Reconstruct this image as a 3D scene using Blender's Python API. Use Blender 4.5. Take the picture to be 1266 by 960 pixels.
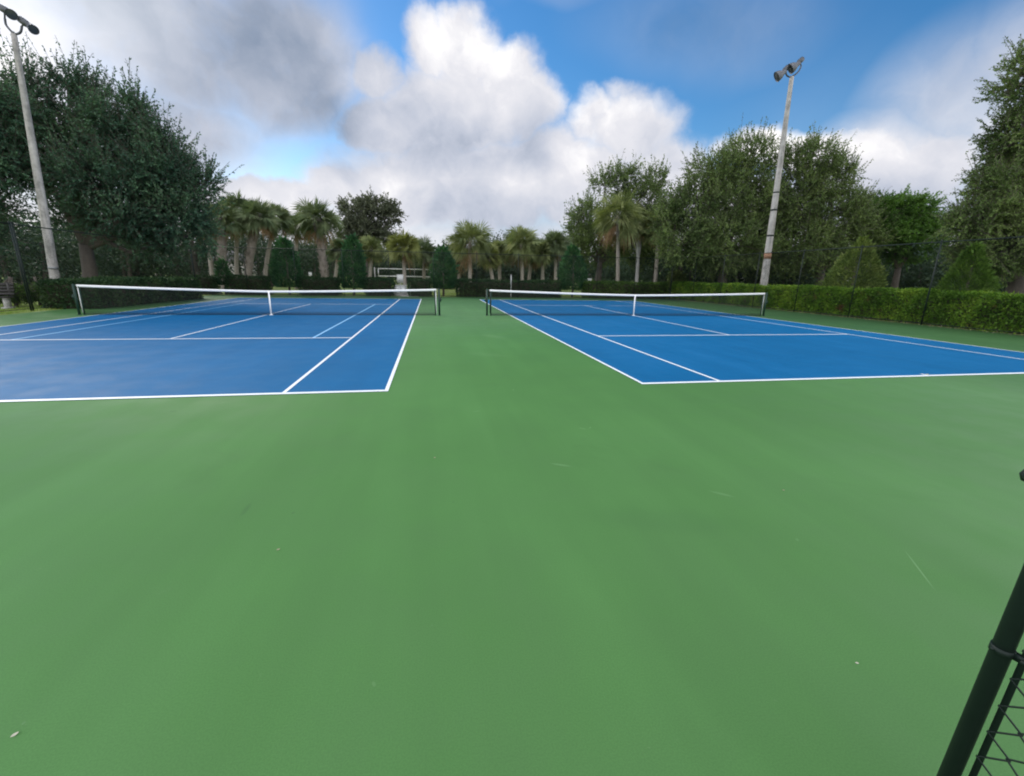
import bpy, math, random
import numpy as np
from mathutils import Vector, Matrix

for o in list(bpy.data.objects):
    bpy.data.objects.remove(o, do_unlink=True)
SC = bpy.context.scene
COL = SC.collection
R = math.radians

# ------------------------------------------------------------------ camera
F_PX, PITCH, YAW, ROLL, EYE = 541.3, R(14.379), R(10.442), R(-1.024), 1.593
cp, sp, cy_, sy_ = math.cos(PITCH), math.sin(PITCH), math.cos(YAW), math.sin(YAW)
FWD = np.array([sy_*cp, cy_*cp, -sp])
_r0 = np.array([cy_, -sy_, 0.0])
_d0 = np.cross(FWD, _r0)
RIGHT = math.cos(ROLL)*_r0 + math.sin(ROLL)*_d0
DOWN = -math.sin(ROLL)*_r0 + math.cos(ROLL)*_d0
cam_d = bpy.data.cameras.new('camera')
cam = bpy.data.objects.new('camera', cam_d)
COL.objects.link(cam)
cam_d.sensor_fit = 'HORIZONTAL'
cam_d.sensor_width = 36.0
cam_d.lens = 36.0*F_PX/1266.0
cam_d.clip_start = 0.05
cam_d.clip_end = 3000.0
M = Matrix(((RIGHT[0], -DOWN[0], -FWD[0], 0), (RIGHT[1], -DOWN[1], -FWD[1], 0),
            (RIGHT[2], -DOWN[2], -FWD[2], EYE), (0, 0, 0, 1)))
cam.matrix_world = M
SC.camera = cam

SC.view_settings.view_transform = 'Standard'
SC.view_settings.look = 'None'
SC.view_settings.exposure = 0.4
SC.view_settings.gamma = 1.0
SC.view_settings.use_curve_mapping = False
SC.cycles.filter_width = 2.0


def ray(px, py):
    """direction of a sight line; used to work out where real things stand"""
    return FWD + RIGHT*((px-633)/F_PX) + DOWN*((py-480)/F_PX)


def at(px, py, Y):
    d = ray(px, py)
    return d*(Y/d[1]) + np.array([0, 0, EYE])


# ------------------------------------------------------------------ world: sky and clouds
SUN_AZ, SUN_EL = -41.0, 27.0     # degrees from +Y (towards -X), above horizon
world = bpy.data.worlds.new('World')
SC.world = world
world.use_nodes = True


class NT:
    def __init__(s, tree):
        s.t = tree
        s.n = tree.nodes
        s.l = tree.links

    def new(s, typ, **kw):
        n = s.n.new(typ)
        for k, v in kw.items():
            setattr(n, k, v)
        return n

    def put(s, sock, v):
        if hasattr(v, 'is_output') or isinstance(v, bpy.types.NodeSocket):
            s.l.new(v, sock)
        elif v is not None:
            sock.default_value = v

    def math(s, op, a, b=None, c=None, clamp=False):
        n = s.new('ShaderNodeMath', operation=op)
        n.use_clamp = clamp
        s.put(n.inputs[0], a)
        if b is not None:
            s.put(n.inputs[1], b)
        if c is not None:
            s.put(n.inputs[2], c)
        return n.outputs[0]

    def vmath(s, op, a, b=None, scale=None):
        n = s.new('ShaderNodeVectorMath', operation=op)
        s.put(n.inputs[0], a)
        if b is not None:
            s.put(n.inputs[1], b)
        if scale is not None:
            s.put(n.inputs['Scale'], scale)
        return n

    def smooth(s, x, a, b, lo=0.0, hi=1.0):
        n = s.new('ShaderNodeMapRange', interpolation_type='SMOOTHSTEP')
        s.put(n.inputs['Value'], x)
        n.inputs['From Min'].default_value = a
        n.inputs['From Max'].default_value = b
        n.inputs['To Min'].default_value = lo
        n.inputs['To Max'].default_value = hi
        return n.outputs[0]

    def noise(s, vec, scale, detail=4, rough=0.5, dist=0.0):
        n = s.new('ShaderNodeTexNoise')
        if vec is not None:
            s.put(n.inputs['Vector'], vec)
        n.inputs['Scale'].default_value = scale
        n.inputs['Detail'].default_value = detail
        n.inputs['Roughness'].default_value = rough
        n.inputs['Distortion'].default_value = dist
        return n

    def mix(s, f, a, b, blend='MIX'):
        n = s.new('ShaderNodeMix', data_type='RGBA', blend_type=blend)
        s.put(n.inputs[0], f)
        s.put(n.inputs[6], a)
        s.put(n.inputs[7], b)
        return n.outputs[2]

    def ramp(s, f, stops):
        n = s.new('ShaderNodeValToRGB')
        cr = n.color_ramp
        while len(cr.elements) < len(stops):
            cr.elements.new(0.5)
        for e, (p, c) in zip(cr.elements, stops):
            e.position = p
            e.color = (*c, 1)
        s.put(n.inputs[0], f)
        return n.outputs[0]


def build_sky():
    w = NT(world.node_tree)
    w.n.clear()
    out = w.new('ShaderNodeOutputWorld')
    sky = w.new('ShaderNodeTexSky', sky_type='NISHITA')
    sky.sun_disc = False
    sky.sun_elevation = R(SUN_EL)
    sky.sun_rotation = R(SUN_AZ)
    sky.air_density = 1.0
    sky.dust_density = 0.3
    sky.ozone_density = 2.5
    hsv = w.new('ShaderNodeHueSaturation')
    hsv.inputs['Saturation'].default_value = 1.34
    w.put(hsv.inputs['Color'], sky.outputs[0])
    bg_sky = w.new('ShaderNodeBackground')
    bg_sky.inputs['Strength'].default_value = 0.115
    w.put(bg_sky.inputs['Color'], hsv.outputs[0])

    tc = w.new('ShaderNodeTexCoord')
    d = tc.outputs['Generated']
    n1 = w.noise(d, 5.0, 3, 0.5)
    n2 = w.noise(d, 17.0, 5, 0.6)
    v1 = w.vmath('SUBTRACT', n1.outputs['Color'], (0.5, 0.5, 0.5)).outputs[0]
    v1 = w.vmath('SCALE', v1, scale=0.10).outputs[0]
    v2 = w.vmath('SUBTRACT', n2.outputs['Color'], (0.5, 0.5, 0.5)).outputs[0]
    v2 = w.vmath('SCALE', v2, scale=0.05).outputs[0]
    dw = w.vmath('ADD', d, v1).outputs[0]
    dw = w.vmath('ADD', dw, v2).outputs[0]
    dsoft = w.vmath('ADD', d, v1).outputs[0]

    def blob(vec, px, py, rx, ry, hard=0.25):
        c = ray(px, py)
        L = np.linalg.norm(c)
        c = c/L
        e1 = ray(px+1, py)
        e1 = e1/np.linalg.norm(e1)-c
        e2 = ray(px, py-1)
        e2 = e2/np.linalg.norm(e2)-c
        ra, rb = np.linalg.norm(e1)*rx, np.linalg.norm(e2)*ry
        xa = e1/np.linalg.norm(e1)
        za = c
        ya = np.cross(za, xa)
        ya /= np.linalg.norm(ya)
        xa = np.cross(ya, za)
        eul = Matrix((xa, ya, za)).transposed().to_euler()
        m = w.new('ShaderNodeMapping', vector_type='TEXTURE')
        w.put(m.inputs[0], vec)
        m.inputs['Location'].default_value = tuple(c)
        m.inputs['Rotation'].default_value = eul
        m.inputs['Scale'].default_value = (ra, rb, max(ra, rb)*1.6)
        ln = w.vmath('LENGTH', m.outputs[0]).outputs['Value']
        return w.smooth(ln, 1.0+hard, 1.0-hard*2.2 if hard < 0.4 else 0.0)

    def total(vec, blobs, hard):
        acc = None
        for b in blobs:
            px, py, rx, ry, wt = b[:5]
            h = b[5] if len(b) > 5 else hard
            g = w.math('MULTIPLY', blob(vec, px, py, rx, ry, h), wt)
            acc = g if acc is None else w.math('MAXIMUM', acc, g)
        return acc

    # clouds ahead, each a bank in its own direction
    hard_clouds = [
        (540, 55, 42, 58, 1), (585, 62, 58, 62, 1), (630, 105, 52, 58, 1), (655, 140, 50, 50, .9), (560, 140, 120, 75, 1),
        (465, 95, 48, 46, .9), (480, 155, 75, 52, .95), (560, 230, 210, 85, 1), (670, 215, 90, 62, .95),
        (775, 165, 85, 58, .85), (820, 205, 80, 58, .9), (735, 160, 55, 45, .8), (765, 120, 34, 28, .6),
        (720, 235, 120, 72, 1), (950, 176, 62, 36, .95), (1015, 195, 80, 42, 1), (1085, 205, 80, 48, .9), (1150, 200, 90, 60, .85), (1205, 150, 60, 46, .6), (895, 175, 34, 26, .6),
        (330, 245, 130, 32, .95), (430, 240, 90, 42, .9), (850, 265, 210, 62, 1), (360, 300, 300, 60, 1)]
    soft_clouds = [
        (230, 60, 210, 130, 1, .3), (345, 80, 125, 120, 1, .22), (200, 170, 190, 75, 1, .3), (110, 10, 220, 130, 1, .3),
        (40, 140, 190, 140, 1, .3), (1130, 205, 140, 75, .92, .35), (1200, 125, 120, 80, .8, .5), (1260, 80, 90, 70, .8, .5),
        (1090, 240, 160, 60, 1, .35), (870, 35, 130, 60, .30, .6), (700, 0, 60, 18, .15, .6),
        (1010, 130, 90, 80, .05, .6)]
    dh = total(dw, hard_clouds, 0.34)
    ds = total(dsoft, soft_clouds, 0.35)
    # the unseen sky behind and overhead: broken cloud, brightened as added fill light
    sep = w.new('ShaderNodeSeparateXYZ')
    w.put(sep.inputs[0], d)
    far = w.smooth(sep.outputs[1], 0.38, 0.05)
    nb = w.smooth(w.noise(dsoft, 2.4, 4, 0.55).outputs[0], 0.40, 0.56)
    db = w.math('MULTIPLY', far, nb)
    low = w.smooth(sep.outputs[2], 0.19, 0.08)
    edge = w.noise(dw, 11.0, 6, 0.62).outputs[0]
    fr = w.math('MULTIPLY_ADD', edge, 0.56, -0.28)
    mh = w.math('ADD', dh, fr)
    mh = w.smooth(mh, 0.15, 0.82)
    mh = w.math('MULTIPLY', mh, w.smooth(dh, 0.02, 0.3))
    ms = w.math('ADD', ds, w.math('MULTIPLY', fr, w.smooth(ds, 0.0, 0.5)))
    ms = w.math('MULTIPLY', ms, 1.0, clamp=True)
    hole = w.math('SUBTRACT', 1.0, w.math('MULTIPLY', blob(dw, 385, 192, 66, 24, .3), 0.36))
    hole2 = w.math('SUBTRACT', 1.0, w.math('MULTIPLY', blob(dsoft, 480, 10, 55, 50, .4), 0.8))
    ms = w.math('MULTIPLY', ms, w.math('MULTIPLY', hole, hole2))
    mh = w.math('MULTIPLY', mh, hole)
    mask = w.math('MAXIMUM', w.math('MAXIMUM', mh, ms), w.math('MAXIMUM', db, w.math('MULTIPLY', low, 0.95)), clamp=True)
    # relief: the side of each billow turned to the sun is brighter
    sd = np.array([math.sin(R(SUN_AZ))*math.cos(R(SUN_EL)), math.cos(R(SUN_AZ))*math.cos(R(SUN_EL)), math.sin(R(SUN_EL))])
    off = w.vmath('ADD', dw, tuple(float(v) for v in (sd*0.02+np.array([0, 0, 0.03])))).outputs[0]
    rel = w.math('SUBTRACT', w.noise(dw, 6.0, 5, 0.5).outputs[0], w.noise(off, 6.0, 5, 0.5).outputs[0])
    rel = w.math('MULTIPLY_ADD', rel, 1.7, 0.5, clamp=True)
    greys = total(dsoft, [
        (320, 70, 230, 170, .66, .6), (230, 40, 240, 180, .58, .6), (400, 130, 100, 100, .62, .6), (190, 120, 200, 140, .52, .6), (290, 190, 130, 70, .5, .6), (150, 10, 170, 100, .6, .6),
        (610, 262, 120, 50, .38, .6), (560, 185, 110, 45, .45, .6), (660, 185, 50, 45, .5, .6), (860, 30, 140, 70, .75, .6),
        (820, 190, 60, 40, .3, .6), (1130, 240, 140, 40, .42, .6), (1180, 130, 110, 80, .35, .6), (450, 190, 80, 30, .3, .6)], .5)
    lights = total(dsoft, [(450, 90, 40, 40, .8, .6), (545, 45, 50, 50, 1, .6), (610, 70, 50, 50, .9, .6), (700, 185, 40, 60, .8, .6),
                           (640, 235, 40, 40, .5, .6), (760, 150, 70, 40, .45, .6), (980, 185, 100, 36, 1, .6), (330, 235, 110, 30, .9, .6),
                           (470, 235, 60, 40, .5, .6), (1090, 190, 110, 60, .75, .6), (1190, 150, 80, 60, .5, .6), (20, 95, 110, 100, .8, .6)], .5)
    fine_ = w.math('SUBTRACT', w.noise(dw, 19.0, 5, 0.6).outputs[0], w.noise(off, 19.0, 5, 0.6).outputs[0])
    grey = w.math('ADD', greys, w.math('MULTIPLY', w.math('SUBTRACT', 0.5, rel), 0.5))
    grey = w.math('SUBTRACT', grey, w.math('MULTIPLY', w.math('MULTIPLY', fine_, 0.28), w.smooth(dh, .1, .5)))
    grey = w.math('SUBTRACT', w.math('ADD', grey, 0.25), w.math('MULTIPLY', lights, 0.30), clamp=True)
    ccol = w.ramp(grey, [(0.0, (.90, .88, .865)), (0.25, (.63, .63, .67)), (0.6, (.43, .46, .54)), (1.0, (.20, .25, .34))])
    # thin cloud near the hidden sun glows
    dot = w.vmath('DOT_PRODUCT', d, tuple(float(v) for v in sd)).outputs['Value']
    glow = w.smooth(dot, 0.92, 1.0)
    glow = w.math('POWER', glow, 1.6)
    gl = w.math('MULTIPLY_ADD', glow, 0.35, 0.0)
    gcol = w.mix(1.0, ccol, w.mix(gl, (0, 0, 0, 1), (1.0, .97, .9, 1)), 'ADD')
    bg_c = w.new('ShaderNodeBackground')
    w.put(bg_c.inputs['Color'], gcol)
    w.put(bg_c.inputs['Strength'], w.math('MULTIPLY_ADD', far, 1.9, 1.0))
    ms_ = w.new('ShaderNodeMixShader')
    w.put(ms_.inputs[0], mask)
    w.put(ms_.inputs[1], bg_sky.outputs[0])
    w.put(ms_.inputs[2], bg_c.outputs[0])
    w.put(out.inputs['Surface'], ms_.outputs[0])


build_sky()
sun_d = bpy.data.lights.new('sun', 'SUN')
sun_d.energy = 1.6
sun_d.angle = R(24)
sun_d.color = (1.0, 0.93, 0.82)
sun = bpy.data.objects.new('sun', sun_d)
COL.objects.link(sun)
sv = Vector((math.sin(R(SUN_AZ))*math.cos(R(SUN_EL)), math.cos(R(SUN_AZ))*math.cos(R(SUN_EL)), math.sin(R(SUN_EL))))
sun.rotation_euler = sv.to_track_quat('Z', 'Y').to_euler()
sun.location = (-30, 30, 40)


# ------------------------------------------------------------------ materials
def material(name):
    m = bpy.data.materials.new(name)
    m.use_nodes = True
    t = NT(m.node_tree)
    t.n.clear()
    out = t.new('ShaderNodeOutputMaterial')
    p = t.new('ShaderNodeBsdfPrincipled')
    t.put(out.inputs['Surface'], p.outputs[0])
    return m, t, p, out


def plain(name, col, rough=0.6, var=0.15, scale=6.0, metal=0.0, spec=0.5, bump=0.0):
    m, t, p, out = material(name)
    tc = t.new('ShaderNodeTexCoord')
    n = t.noise(tc.outputs['Object'], scale, 5, 0.6)
    a = tuple(max(0, c*(1-var)) for c in col)+(1,)
    b = tuple(min(1, c*(1+var)) for c in col)+(1,)
    t.put(p.inputs['Base Color'], t.mix(n.outputs[0], a, b))
    p.inputs['Roughness'].default_value = rough
    p.inputs['Metallic'].default_value = metal
    p.inputs['Specular IOR Level'].default_value = spec
    if bump:
        bn = t.new('ShaderNodeBump')
        bn.inputs['Strength'].default_value = bump
        bn.inputs['Distance'].default_value = 0.02
        t.put(bn.inputs['Height'], n.outputs[0])
        t.put(p.inputs['Normal'], bn.outputs[0])
    return m


def foliage(name, dark, mid, light, transl=0.3, clump=0.7, rough=0.5, tint=None):
    m, t, p, out = material(name)
    geo = t.new('ShaderNodeNewGeometry')
    tc = t.new('ShaderNodeTexCoord')
    n = t.noise(tc.outputs['Object'], clump, 3, 0.6)
    f = t.math('ADD', t.math('MULTIPLY', geo.outputs['Random Per Island'], 0.36), t.math('MULTIPLY', t.smooth(n.outputs[0], .3, .7), 0.64))
    c = t.ramp(f, [(0.0, dark), (0.5, mid), (1.0, light)])
    if tint:
        n2 = t.noise(tc.outputs['Object'], tint[1], 3, 0.6)
        c = t.mix(t.smooth(n2.outputs[0], tint[2], tint[2]+.14), c, (*tint[0], 1))
    t.put(p.inputs['Base Color'], c)
    p.inputs['Roughness'].default_value = rough
    p.inputs['Specular IOR Level'].default_value = 0.08
    tr = t.new('ShaderNodeBsdfTranslucent')
    t.put(tr.inputs['Color'], t.mix(1.0, c, (1.2, 1.3, .6, 1), 'MULTIPLY'))
    ms = t.new('ShaderNodeMixShader')
    ms.inputs[0].default_value = transl
    t.put(ms.inputs[1], p.outputs[0])
    t.put(ms.inputs[2], tr.outputs[0])
    t.put(out.inputs['Surface'], ms.outputs[0])
    return m


def court_paint(name, col, streak=0.12, dust=0.06, marks=(), spec=0.30):
    m, t, p, out = material(name)
    tc = t.new('ShaderNodeTexCoord')
    o = tc.outputs['Object']
    big = t.noise(o, 0.28, 4, 0.55)
    med = t.noise(o, 1.7, 5, 0.6)
    mp = t.new('ShaderNodeMapping')
    t.put(mp.inputs[0], o)
    mp.inputs['Scale'].default_value = (2.2, 0.16, 1)
    st = t.noise(mp.outputs[0], 1.0, 4, 0.55)
    fine = t.noise(o, 140.0, 2, 0.6)
    f = t.math('ADD', t.math('MULTIPLY', big.outputs[0], 0.55), t.math('MULTIPLY', med.outputs[0], 0.25))
    f = t.math('ADD', f, t.math('MULTIPLY', st.outputs[0], 0.35))
    f = t.smooth(f, 0.38, 0.78)
    a = tuple(c*(1-streak) for c in col)
    b = tuple(min(1, c*(1+streak)+0.004) for c in col)
    c = t.ramp(f, [(0, a), (0.5, col), (1, b)])
    # wear: scuffs and pale dusty specks
    sp_ = t.noise(o, 9.0, 6, 0.7)
    c = t.mix(t.smooth(sp_.outputs[0], 0.66, 0.80, 0, dust*4), c, (.34, .40, .30, 1))
    st2 = t.noise(o, 0.9, 5, 0.65, 0.6)
    c = t.mix(t.smooth(st2.outputs[0], 0.56, 0.74, 0, 0.30), c, tuple(x*0.72 for x in col)+(1,))
    c = t.mix(t.math('MULTIPLY', t.smooth(fine.outputs[0], .35, .65), 0.30), c, tuple(x*0.6 for x in col)+(1,))
    # scratches, ball scuffs and dried puddle rims, each a mark at its own spot
    wob = t.vmath('SCALE', t.vmath('SUBTRACT', t.noise(o, 7.0, 3, .6).outputs['Color'], (.5, .5, .5)).outputs[0], scale=.10).outputs[0]
    for (mx, my, ang, la, lb, amt, tone, wv) in marks:
        mpn = t.new('ShaderNodeMapping', vector_type='TEXTURE')
        t.put(mpn.inputs[0], t.vmath('ADD', o, wob).outputs[0] if wv else o)
        mpn.inputs['Location'].default_value = (mx, my, 0)
        mpn.inputs['Rotation'].default_value = (0, 0, ang)
        mpn.inputs['Scale'].default_value = (la, lb, 10)
        ln = t.vmath('LENGTH', mpn.outputs[0]).outputs['Value']
        c = t.mix(t.smooth(ln, 1.0, .35, 0, amt), c, (*tone, 1))
    t.put(p.inputs['Base Color'], c)
    t.put(p.inputs['Roughness'], t.smooth(med.outputs[0], 0.3, 0.7, 0.58, 0.70))
    p.inputs['Specular IOR Level'].default_value = spec
    b1 = t.new('ShaderNodeBump')
    b1.inputs['Strength'].default_value = 0.25
    b1.inputs['Distance'].default_value = 0.002
    t.put(b1.inputs['Height'], fine.outputs[0])
    t.put(p.inputs['Normal'], b1.outputs[0])
    return m


MAT = {}
_mr = random.Random(4)
_pale, _dark = (.16, .30, .13), (.030, .095, .028)
_marks = [(2.715, 1.725, math.atan2(-.39, -.25), .24, .006, .5, _pale, 0)]
for _i in range(22):
    _yy = _mr.uniform(1.0, 9.0)
    _sz = _mr.uniform(.012, .035)
    _marks.append((_mr.uniform(-.9, 1.0)*_yy*.9+.5, _yy, _mr.uniform(0, 3), _sz*_mr.uniform(1, 4), _sz*.7, _mr.uniform(.2, .5), _pale if _mr.random() < .6 else _dark, 0))
for _i in range(7):
    _yy = _mr.uniform(1.5, 14.0)
    _marks.append((_mr.uniform(-.6, .9)*_yy*.5+.5, _yy, _mr.uniform(0, 3), _mr.uniform(.3, .9), _mr.uniform(.2, .5), _mr.uniform(.05, .13), _dark if _mr.random() < .6 else _pale, 1))
MAT['green'] = court_paint('green_acrylic', (.061, .176, .042), marks=_marks)
MAT['blue'] = court_paint('blue_acrylic', (.0048, .116, .272), 0.10, 0.02, spec=0.10)
MAT['white'] = plain('white_line_paint', (.76, .79, .78), 0.6, 0.08, 9)
MAT['pale_blue'] = plain('light_blue_line_paint', (.23, .50, .74), 0.6, 0.08, 9)
MAT['tape'] = plain('white_net_tape', (.78, .78, .76), 0.7, 0.06, 5)
MAT['net'] = plain('black_net_cord', (.012, .014, .016), 0.8, 0.2)
MAT['post'] = plain('dark_green_post_paint', (.010, .034, .022), 0.5, 0.25, 20, spec=.3)
MAT['fence'] = plain('black_vinyl_coating', (.006, .013, .010), 0.55, 0.3, 25, spec=.25)
MAT['steel'] = plain('dull_steel', (.22, .23, .23), 0.4, 0.2, 20, 0.8)
MAT['lamp_grey'] = plain('grey_lamp_housing', (.07, .075, .08), 0.45, 0.2, 8, 0.4)
MAT['lamp_face'] = plain('lamp_glass', (.05, .055, .06), 0.3, 0.2, 8, 0.2)
MAT['white_metal'] = plain('white_enamel', (.56, .57, .55), 0.45, 0.06, 4)
MAT['pale_concrete'] = plain('pale_concrete', (.42, .41, .38), 0.9, 0.15, 5, bump=.2)
MAT['path'] = plain('concrete_path', (.48, .47, .43), 0.9, 0.12, 3)
MAT['dark_wood'] = plain('dark_wood', (.03, .026, .024), 0.6, 0.3, 8)
MAT['bark'] = plain('grey_brown_bark', (.075, .062, .050), 0.9, 0.45, 7, bump=.6)
MAT['palm_bark'] = plain('palm_trunk_bark', (.30, .265, .225), 0.9, 0.32, 9, bump=.6)
MAT['palm_boots'] = plain('shaggy_palm_boots', (.20, .172, .145), 0.95, 0.45, 14, bump=.8)
MAT['palm_pale'] = plain('pale_smooth_palm_sheath', (.44, .42, .40), 0.7, 0.12, 6)
MAT['hedge_core'] = plain('hedge_twigs', (.028, .022, .012), 0.95, 0.4, 9)
MAT['roof'] = plain('grey_roof', (.14, .13, .13), 0.8, 0.2, 4)
MAT['house'] = plain('cream_stucco', (.52, .49, .44), 0.9, 0.06, 2)
MAT['window'] = plain('dark_window_glass', (.02, .025, .03), 0.1, 0.1, 2)
MAT['litter'] = plain('dry_leaf', (.26, .24, .14), 0.8, 0.25, 60)
MAT['litter2'] = plain('pale_dry_petal', (.40, .39, .29), 0.8, 0.2, 60)
MAT['oak_dark'] = foliage('dark_oak_leaf', (0.025, 0.057, 0.039), (0.054, 0.110, 0.068), (0.114, 0.200, 0.103), 0.25)
MAT['oak_olive'] = foliage('olive_oak_leaf', (0.049, 0.080, 0.028), (0.113, 0.168, 0.055), (0.211, 0.276, 0.094), 0.22)
MAT['oak_grey'] = foliage('greyish_oak_leaf', (0.054, 0.065, 0.045), (0.099, 0.114, 0.075), (0.152, 0.170, 0.107), 0.22)
MAT['bright'] = foliage('bright_green_leaf', (0.032, 0.071, 0.015), (0.072, 0.147, 0.032), (0.123, 0.225, 0.046), 0.35)
MAT['wood'] = foliage('distant_woodland_leaf', (0.017, 0.033, 0.022), (0.040, 0.065, 0.040), (0.072, 0.105, 0.059), 0.2)
MAT['cone_dark'] = foliage('dark_podocarpus_leaf', (0.016, 0.046, 0.025), (0.032, 0.087, 0.037), (0.068, 0.153, 0.052), 0.2, 1.5)
MAT['cone_olive'] = foliage('olive_cypress_leaf', (0.053, 0.086, 0.020), (0.110, 0.158, 0.041), (0.206, 0.246, 0.076), 0.25, 1.5)
MAT['cone_green'] = foliage('green_cypress_leaf', (0.033, 0.069, 0.011), (0.069, 0.130, 0.023), (0.120, 0.184, 0.040), 0.3, 1.5)
MAT['palm'] = foliage('cabbage_palm_frond', (0.075, 0.099, 0.042), (0.160, 0.191, 0.079), (0.290, 0.308, 0.134), 0.25, 1.0, 0.4)
MAT['palm_yellow'] = foliage('yellowish_palm_frond', (0.083, 0.095, 0.026), (0.172, 0.190, 0.059), (0.261, 0.279, 0.112), 0.25, 1.0, 0.4)
MAT['palm_dim'] = foliage('dull_palm_frond', (0.056, 0.084, 0.045), (0.119, 0.157, 0.077), (0.204, 0.236, 0.122), 0.22, 1.0, 0.45)
MAT['palm_dead'] = foliage('dead_palm_frond', (0.120, 0.072, 0.036), (0.228, 0.144, 0.078), (0.336, 0.228, 0.132), 0.2, 1.0, 0.7)
MAT['hedge'] = foliage('hedge_leaf', (0.031, 0.076, 0.012), (0.087, 0.174, 0.020), (0.198, 0.294, 0.036), 0.25, 1.1, 0.4,
                       tint=((.105, .062, .030), 1.6, .60))
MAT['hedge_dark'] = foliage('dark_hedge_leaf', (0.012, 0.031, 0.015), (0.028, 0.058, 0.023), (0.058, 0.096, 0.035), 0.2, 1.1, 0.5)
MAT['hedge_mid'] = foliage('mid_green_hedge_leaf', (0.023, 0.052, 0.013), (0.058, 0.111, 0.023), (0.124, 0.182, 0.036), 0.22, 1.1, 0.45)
MAT['grass_blade'] = foliage('lawn_blade', (0.081, 0.143, 0.022), (0.162, 0.247, 0.042), (0.270, 0.351, 0.084), 0.35, .4)


def grass_ground():
    m, t, p, out = material('lawn_soil_and_grass')
    tc = t.new('ShaderNodeTexCoord')
    o = tc.outputs['Object']
    n = t.noise(o, 0.25, 5, 0.6)
    n2 = t.noise(o, 12, 4, 0.7)
    f = t.math('ADD', t.math('MULTIPLY', n.outputs[0], .7), t.math('MULTIPLY', n2.outputs[0], .3))
    t.put(p.inputs['Base Color'], t.ramp(t.smooth(f, .35, .68), [(0, (.13, .18, .04)), (.5, (.21, .27, .07)), (1, (.29, .33, .11))]))
    p.inputs['Roughness'].default_value = 0.9
    p.inputs['Specular IOR Level'].default_value = 0.2
    b = t.new('ShaderNodeBump')
    b.inputs['Strength'].default_value = 0.6
    b.inputs['Distance'].default_value = 0.05
    t.put(b.inputs['Height'], n2.outputs[0])
    t.put(p.inputs['Normal'], b.outputs[0])
    return m


MAT['grass'] = grass_ground()


def concrete_pole_mat():
    m, t, p, out = material('weathered_concrete_pole')
    tc = t.new('ShaderNodeTexCoord')
    o = tc.outputs['Object']
    n = t.noise(o, 3.0, 6, 0.65)
    mp = t.new('ShaderNodeMapping')
    t.put(mp.inputs[0], o)
    mp.inputs['Scale'].default_value = (6, 6, 0.6)
    n2 = t.noise(mp.outputs[0], 1.0, 5, 0.65)
    c = t.ramp(t.smooth(t.math('ADD', t.math('MULTIPLY', n.outputs[0], .5), t.math('MULTIPLY', n2.outputs[0], .5)), .35, .65),
               [(0, (.17, .165, .15)), (.5, (.30, .285, .26)), (1, (.40, .38, .35))])
    t.put(p.inputs['Base Color'], c)
    p.inputs['Roughness'].default_value = 0.9
    return m


MAT['pole'] = concrete_pole_mat()
MAT['rust'] = plain('rust_stained_band', (.24, .13, .075), 0.85, 0.5, 10)


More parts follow.
